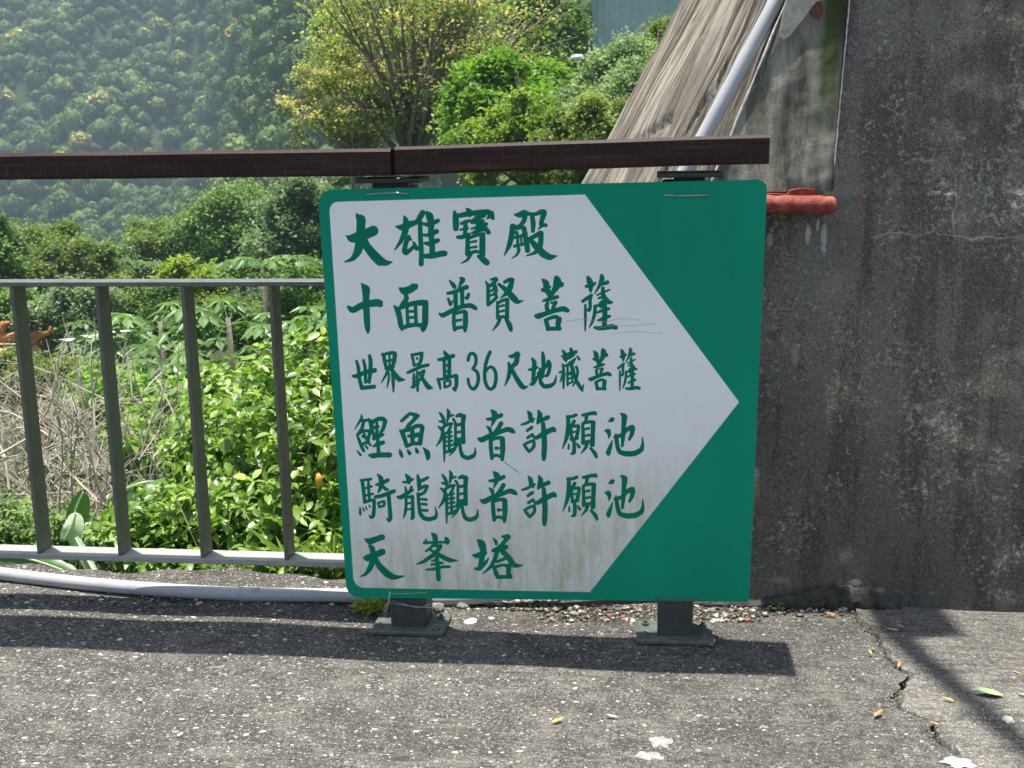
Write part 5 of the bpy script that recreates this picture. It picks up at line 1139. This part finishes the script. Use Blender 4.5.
bush('leafy_bush', 'dense bush of oval glossy leaves between the third baluster and the sign', [(270, 450, 3.9, .36), (300, 405, 4.1, .30), (330, 460, 3.7, .30), (265, 520, 3.5, .22), (325, 530, 3.5, .20), (350, 380, 4.2, .32), (230, 405, 4.4, .20), (400, 450, 3.9, .35)], 8600, .053, twigs=90)
bush('leafy_bush', 'lower part bush of oval leaves behind the second and third balusters', [(215, 510, 3.6, .20), (175, 525, 3.5, .17), (140, 535, 3.4, .14), (205, 460, 3.9, .17), (110, 520, 3.6, .09)], 3400, .047, twigs=40)
bush('low_shrub', 'low small leaved shrub at the left edge behind the first baluster', [(10, 525, 3.9, .17), (60, 535, 3.8, .13), (-40, 520, 4.0, .2), (95, 548, 3.6, .09)], 3000, .036, twigs=20, mat='dark', group='low shrubs along the edge')
bush('low_shrub', 'low leafy strip right under the bottom rail near the sign', [(300, 560, 3.25, .08), (250, 562, 3.25, .08), (335, 560, 3.25, .08), (200, 566, 3.2, .07), (150, 565, 3.2, .07)], 900, .045, twigs=10, group='low shrubs along the edge')
bush('leafy_bush', 'mid bush with papery leaves behind the second baluster', [(150, 440, 6.0, .30), (195, 425, 6.2, .35), (110, 410, 7.0, .35), (240, 420, 5.5, .3)], 4200, .07, mat='bright', twigs=30)
fr = on_y(319, 480, 3.42); b = MB()
fv = []; 
b.tube([(0, 0, .018), (0, 0, .012), (0, 0, .004), (0, 0, -.008), (0, 0, -.017), (0, 0, -.021)], [.002, .009, .0125, .0125, .008, .002], 14)
o = b.build('yellow_fruit', simple('yellow_rind', (0.62, 0.34, 0.03), 0.5, 0, .4, .2, 40, .1), None, True); o.location = fr; o.scale = (0.95, 0.95, 1.2); tag(o, 'small yellow-orange fruit hanging in the bush left of the sign', 'fruit')

# ------------------------------------------------------------------ dry twig tangle
b = MB(); r = random.Random(9)
for k in range(400):
    px = r.uniform(-70, 190) if k % 3 else r.uniform(-70, 120); py = r.uniform(375, 530); Y = r.uniform(4.3, 6.5); c = on_y(px, py, Y)
    gz = float(terr(c.x, Y)); L = r.uniform(.25, .75); a = r.gauss(0, .45); d = Vector((math.sin(a), r.uniform(-.4, .4), abs(math.cos(a)) * r.choice([1, 1, 1, .4]))).normalized()
    p = [c - d * L * .5]; dv = d.copy()
    for _ in range(4): dv = (dv + Vector([r.uniform(-.35, .35) for _ in range(3)])).normalized(); p.append(p[-1] + dv * L / 4)
    w = r.uniform(.002, .0062); b.tube(p, [w, w * .9, w * .7, w * .5, w * .25], 4)
    for _ in range(3):
        s = p[r.randint(1, 3)]; e = s + (dv + Vector([r.uniform(-.9, .9) for _ in range(3)])).normalized() * L * .35; b.tube([s, e], [w * .5, w * .2], 3)
tag(b.build('dry_twigs', LM['dry']), 'tangle of dry pale twigs behind the left balusters', 'twigs', None, 'stuff')
# low green growth threaded through and beyond the twigs
P_ = []; T_ = []
for k in range(15000):
    px = rng.uniform(-90, 640); py = 350 + 210 * rng.uniform() ** 1.0; Y = np.interp(py, [345, 400, 450, 520, 565], [20, 10, 6.8, 4.6, 3.3]) * rng.uniform(.85, 1.15)
    X = on_y(px, py, Y).x; P_.append((X, Y, float(terr(X, Y)) + abs(rng.normal()) * .10 * min(Y / 4, 2.2))); T_.append(rng.uniform(0, .8))
P_ = np.array(P_); V, Q_ = cards(P_, np.clip(P_[:, 1] * .011, .03, .14) * rng.uniform(.6, 1.4, len(P_)), .6)
o = np_mesh('undergrowth', V, Q_, LM['olive'], None, np.repeat(T_, 4)); tag(o, 'patchy low undergrowth covering the bank below the terrace', 'undergrowth', None, 'stuff')
P_ = []; 
for k in range(9000):
    px = rng.uniform(195, 290); py = rng.uniform(340, 402); Y = np.interp(py, [340, 402], [16, 9.5]) * rng.uniform(.96, 1.04); X = on_y(px, py, Y).x; P_.append((X, Y, float(terr(X, Y)) + rng.uniform(0, .16)))
P_ = np.array(P_); n = len(P_); lean = rng.normal(size=(n, 3)) * [.35, .35, 0] + [0, 0, 1]; wv = rng.normal(size=(n, 3)) * [1, 1, 0]; wv /= np.linalg.norm(wv, axis=1, keepdims=True); hh = rng.uniform(.06, .18, n)[:, None]
V = np.stack([P_ - wv * .012, P_ + wv * .012, P_ + lean * hh + wv * .004, P_ + lean * hh - wv * .004], 1).reshape(-1, 3)
o = np_mesh('grass', V, np.arange(4 * n).reshape(n, 4), LM['grass'], None, np.repeat(rng.uniform(.1, .8, n), 4)); tag(o, 'sunlit grass on the bank between the papaya plants', 'grass', None, 'stuff')

# long grass blades at the edge beside the sign
def blades(name, label, spots, seed, mat='grass'):
    r = random.Random(seed); b = MB(); c0 = on_y(*spots[0][:2], spots[0][2]); base = Vector((c0.x, c0.y, float(terr(c0.x, c0.y))))
    for (px0, py0, Y, px1, py1, w) in spots:
        a = on_y(px0, py0, Y) - base; e = on_y(px1, py1, Y - r.uniform(.05, .2)) - base; mid = a.lerp(e, .5) + Vector((0, 0, .03)); vs = []; n_ = 8
        for k in range(n_ + 1):
            t = k / n_; p = a * (1 - t) ** 2 + mid * 2 * t * (1 - t) + e * t * t; ww = w * math.sin(math.pi * min(1, .15 + t * .85)) + .0005; sd = (e - a).cross(Vector((0, -1, .3))).normalized()
            vs += [p - sd * ww / 2, p + Vector((0, .002, -.002)), p + sd * ww / 2]
        b.add(vs, [(k * 3 + j, k * 3 + j + 1, k * 3 + j + 4, k * 3 + j + 3) for k in range(n_) for j in range(2)], r.uniform(.5, 1))
    o = b.build(name, LM[mat], None, True); o.location = base; return tag(o, label, 'grass', 'grass tufts along the terrace edge')
r = random.Random(3)
blades('grass_tuft', 'tuft of long pale arching blades beside the fourth baluster', [(288 + r.uniform(-16, 16), 572, 3.22, r.uniform(238, 335), r.uniform(525, 556), r.uniform(.008, .016)) for _ in range(22)], 1)
blades('grass_tuft', 'tuft of long blades touching the left edge of the sign', [(325 + r.uniform(-12, 16), 572, 3.2, r.uniform(295, 350), r.uniform(530, 562), r.uniform(.006, .012)) for _ in range(18)], 2)
blades('grass_tuft', 'short blades under the bottom rail between third and fourth balusters', [(230 + r.uniform(-16, 16), 580, 3.2, r.uniform(200, 260), r.uniform(555, 570), r.uniform(.006, .010)) for _ in range(16)], 4)

# banana leaves
def banana(name, label, pts, wd, tint, tilt=0.0, tear=None, parent=None):
    P3 = smooth_path([on_y(*p) for p in pts], 6); n_ = len(P3); base = P3[0].copy(); b = MB(); vs = []
    for k, p in enumerate(P3):
        t = k / (n_ - 1); d = (P3[min(k + 1, n_ - 1)] - P3[max(k - 1, 0)]).normalized(); sd = d.cross(Vector((0, -1, .6 + tilt))).normalized(); w = wd * (math.sin(math.pi * (.06 + .9 * t)) ** .35)
        for j, q in enumerate((-1, -.5, 0, .5, 1)):
            vs.append(p - base + sd * w * q / 2 + Vector((0, 0, -.25 * abs(q) ** 1.5 * w)) + Vector((0, 0, .003 * math.sin(k * 2.9 + j))))
    b.add(vs, [(k * 5 + j, k * 5 + j + 1, k * 5 + j + 6, k * 5 + j + 5) for k in range(n_ - 1) for j in range(4)], tint)
    b.tube([p - base + Vector((0, -.004, .002)) for p in P3], [.006 * (1 - .7 * k / n_) for k in range(n_)], 6, tint=1.0)
    o = b.build(name, LM['banana'], None, True); o.location = base; return tag(o, label, 'leaf', 'banana leaves at the terrace edge')
banana('banana_leaf', 'broad green banana leaf arching behind the second and third balusters', [(125, 490, 3.75), (155, 482, 3.72), (190, 492, 5.2), (225, 512, 3.68)], .13, .35)
banana('banana_leaf', 'long banana leaf with pale midrib under the bottom rail at far left', [(-60, 548, 3.15), (0, 553, 3.12), (40, 562, 3.1), (75, 575, 3.08)], .10, .25)
banana('banana_leaf', 'small green square-tipped banana leaf piece above the pale piece', [(74, 522, 3.5), (77, 508, 3.5), (84, 492, 3.5)], .075, .45, -.6)
banana('banana_leaf', 'pale folded banana leaf piece right of the first baluster', [(66, 540, 3.40), (72, 526, 3.40), (76, 512, 3.42)], .07, .98, -.6)
banana('banana_leaf', 'pale green banana leaf piece folding under the bottom rail', [(98, 576, 3.2), (86, 556, 3.3), (76, 538, 3.38)], .06, .85, -.6)
banana('banana_leaf', 'dull banana leaf lying behind the second baluster low down', [(100, 545, 3.5), (125, 535, 3.55), (150, 540, 3.5), (165, 556, 3.4)], .09, .5)

# weeds growing in the joint
def weed(px, py, h, label, mat='bright', n=40, zoff=None, Y=None, size=.012):
    c = on_z(px, py) if Y is None else on_y(px, py, Y); root = thing('weed', c, label, 'weed', 'small weeds in the joints')
    P_ = rng.normal(size=(n, 3)) * [h * .8, h * .4, h * .35] + [0, 0, h * .5]; P_[:, 2] = np.abs(P_[:, 2]); D_ = P_ + rng.normal(size=(n, 3)) * h * .5; D_[:, 2] = np.abs(D_[:, 2]) * .5 + .003
    V, Qd, Tr = near_leaves(P_, D_, size * rng.uniform(.6, 1.2, n)); mesh_qt('leaves', V, Qd, Tr, LM[mat], root, np.repeat(rng.uniform(.5, 1, n), 8), True)
    b = MB()
    for k in range(6): b.tube([(0, 0, 0), Vector(P_[k])], [.0012, .0006], 4)
    b.build('stems', LM[mat], root)
weed(374, 612, .030, 'bright green tuft of moss-like weed left of the left base plate', n=260, size=.02, mat='lime')
weed(779, 610, .014, 'small green sprout at the foot of the wall right of the sign', n=26, size=.013)
weed(783, 219, .010, 'tiny green sprout under the red pipe', n=18, Y=2.96, size=.010)

# sheet and pole added out of view, only to cast the shadow on the paving
def above(px, py, h):
    p = on_z(px, py); return Vector((p.x + SUN.x / SUN.z * h, p.y + SUN.y / SUN.z * h, h))
cn_ = thing('shadow_caster', above(900, 620, 5.2), 'added sheet and pole, out of view above the dark wall, casting the paving shadow', 'shade_caster')
b = MB(); o_ = Vector(cn_.location); qs = [above(866, 616, 5.2), above(884, 642, 5.2), above(925, 641, 5.2), above(968, 637, 5.2), above(945, 614, 5.2)]
qs += [qs[-1] + Vector((.05, .5, 0)), qs[0] + Vector((0, .5, 0))]
b.prism([q - o_ for q in qs], (0, 0, .01)); b.build('sheet', simple('shadow_sheet', (.2, .1, .06), .8), cn_, fix=True)
b = MB(); b.tube([above(885, 628, 5.2) - o_, above(1030, 752, 5.4) - o_, above(1110, 830, 5.5) - o_], .036, 10); b.build('pole', MAT['rail'], cn_, True)
b = MB(); q = (qs[-1] + qs[-2]) / 2 - o_; b.tube([q + Vector((0, -.02, -.02)), q + Vector((0, -.02, -3.5))], .02, 8); b.build('upright', MAT['rail'], cn_, True)

# ------------------------------------------------------------------ far buildings and bits
gb = thing('metal_building', tuple(on_y(640, 40, 30)), 'pale green corrugated metal building at the top beside the slope', 'building')
g0 = on_y(596, 42, 30); b = MB(); vs = []; n = 70
for k in range(n + 1):
    x = 4.2 * k / n; y = .03 * (1 if (k // 2) % 2 else 0); vs += [(x, y, 0), (x, y, 7)]
b.add(vs, [(2 * k, 2 * k + 2, 2 * k + 3, 2 * k + 1) for k in range(n)])
b.box((2.1, 2.0, 3.5), (4.2, 3.9, 7.0)); gb.location = (g0.x, 30, g0.z - 2.2)
b.build('wall', simple('green_sheet_metal', (0.30, 0.42, 0.38), .5, 0, .4, .12, 2, .05), gb)
b = MB(); b.box((2.1, 1.9, 7.12), (4.7, 4.6, .16)); b.box((-.03, -.02, 3.5), (.12, .08, 7.0)); b.build('roof', simple('roof_sheet', (0.22, 0.3, 0.28), .5), gb)
lp = on_y(572, 70, 20); lamp = thing('street_lamp', (lp.x, 20, float(terr(lp.x, 20))), 'small white lamp head on a thin pole among the trees', 'lamp')
hz_ = lp.z - lamp.location.z; b = MB(); b.tube([(0, 0, 0), (0, 0, hz_ + .08)], .02, 8); b.build('pole', MAT['rail'], lamp)
b = MB(); b.tube([(-.03, 0, hz_ + .18), (.05, 0, hz_ + .20), (.16, 0, hz_ + .2), (.2, 0, hz_ + .19)], [.02, .05, .05, .02], 10); b.build('lamp_head', simple('white_plastic', (.8, .8, .8), .4), lamp, True)
# orange tiled roof ridge, far left
rf = thing('tiled_roof', (0, 0, 0), 'orange glazed tiled roof ridge showing between far left bushes', 'building'); Yr = 16.5
ro = simple('orange_glazed_tile', (0.42, 0.17, 0.06), .6, 0, .5, .35, 6, .1); r2 = simple('yellow_glazed_tile', (0.42, 0.28, 0.12), .6, 0, .5, .3, 6, .1)
a = on_y(-70, 336, Yr); e = on_y(38, 335, Yr); b = MB()
b.tube([a, a.lerp(e, .5) + Vector((0, 0, -.06)), e], .075, 10); b.tube([a + Vector((0, 0, -.2)), e + Vector((0, 0, -.2))], .06, 8); b.build('ridge', ro, rf, True)
b = MB(); q = on_y(3, 329, Yr); b.tube([q + Vector((0, 0, -.2)), q + Vector((-.05, 0, -.05)), q + Vector((.03, 0, .08)), q + Vector((.12, 0, .1))], [.09, .075, .06, .025], 10)
q = on_y(40, 336, Yr); b.tube([q + Vector((-.1, 0, -.1)), q + Vector((0, 0, .0)), q + Vector((.16, 0, .06)), q + Vector((.2, 0, .16))], [.07, .055, .04, .015], 10); b.build('ridge_ornament', ro, rf, True)
b = MB()
for k in range(26):
    p = a.lerp(e, k / 25); b.tube([p + Vector((0, -.05, -.22)), p + Vector((0, -.9, -.75))], .055, 8)
b.build('roof_tiles', r2, rf, True)
b = MB(); pm = (a + e) / 2; b.box((pm.x, Yr + .35, pm.z - 1.2), ((e - a).length, .2, 2.0)); b.build('wall', simple('plaster', (.4, .33, .27), .9), rf)
# white sheet / awning
ws = thing('white_awning', tuple(on_y(93, 342, 12)), 'bright white sheet roof between the second baluster and grey bush', 'awning')
b = MB(); vs = []; 
for i in range(13):
    for j in range(4): vs.append((-.30 + .62 * i / 12, -.3 + .2 * j, .05 + .10 * (i / 12) - .05 * j * .5 + .02 * math.sin(i * 1.3)))
b.add(vs, [(i * 4 + j, (i + 1) * 4 + j, (i + 1) * 4 + j + 1, i * 4 + j + 1) for i in range(12) for j in range(3)]); b.build('sheet', simple('white_sheet', (.8, .8, .8), .5, 0, .4, .05), ws, True)
b = MB()
for x in (-.28, .30): b.tube([(x, 0, -2.2), (x, 0, .1)], .02, 6)
b.build('frame', MAT['rail'], ws)
# small paved path on the bank
pth = [on_y(266, 394, 10.2), on_y(276, 386, 10.9), on_y(284, 380, 11.5)]; b = MB(); vs = []
for p in pth: z = float(terr(p.x, p.y)); vs += [(p.x - .16, p.y, z + .05), (p.x + .16, p.y, z + .05)]
b.add(vs, [(0, 1, 3, 2), (2, 3, 5, 4)]); tag(b.build('path', simple('pale_path', (.34, .3, .24), .9)), kind='structure')

# ------------------------------------------------------------------ haze
b = MB(); b.box((-40, 150, 55), (900, 700, 250))
hz = b.build('haze'); M_ = bpy.data.materials.new('haze'); M_.use_nodes = True; t = M_.node_tree; t.nodes.remove(t.nodes['Principled BSDF'])
pv = t.nodes.new('ShaderNodeVolumePrincipled'); pv.inputs['Color'].default_value = (0.62, 0.82, 1.0, 1); pv.inputs['Density'].default_value = 0.00075; pv.inputs['Anisotropy'].default_value = 0.2
t.links.new(pv.outputs[0], t.nodes['Material Output'].inputs['Volume']); hz.data.materials.append(M_); tag(hz, kind='stuff')
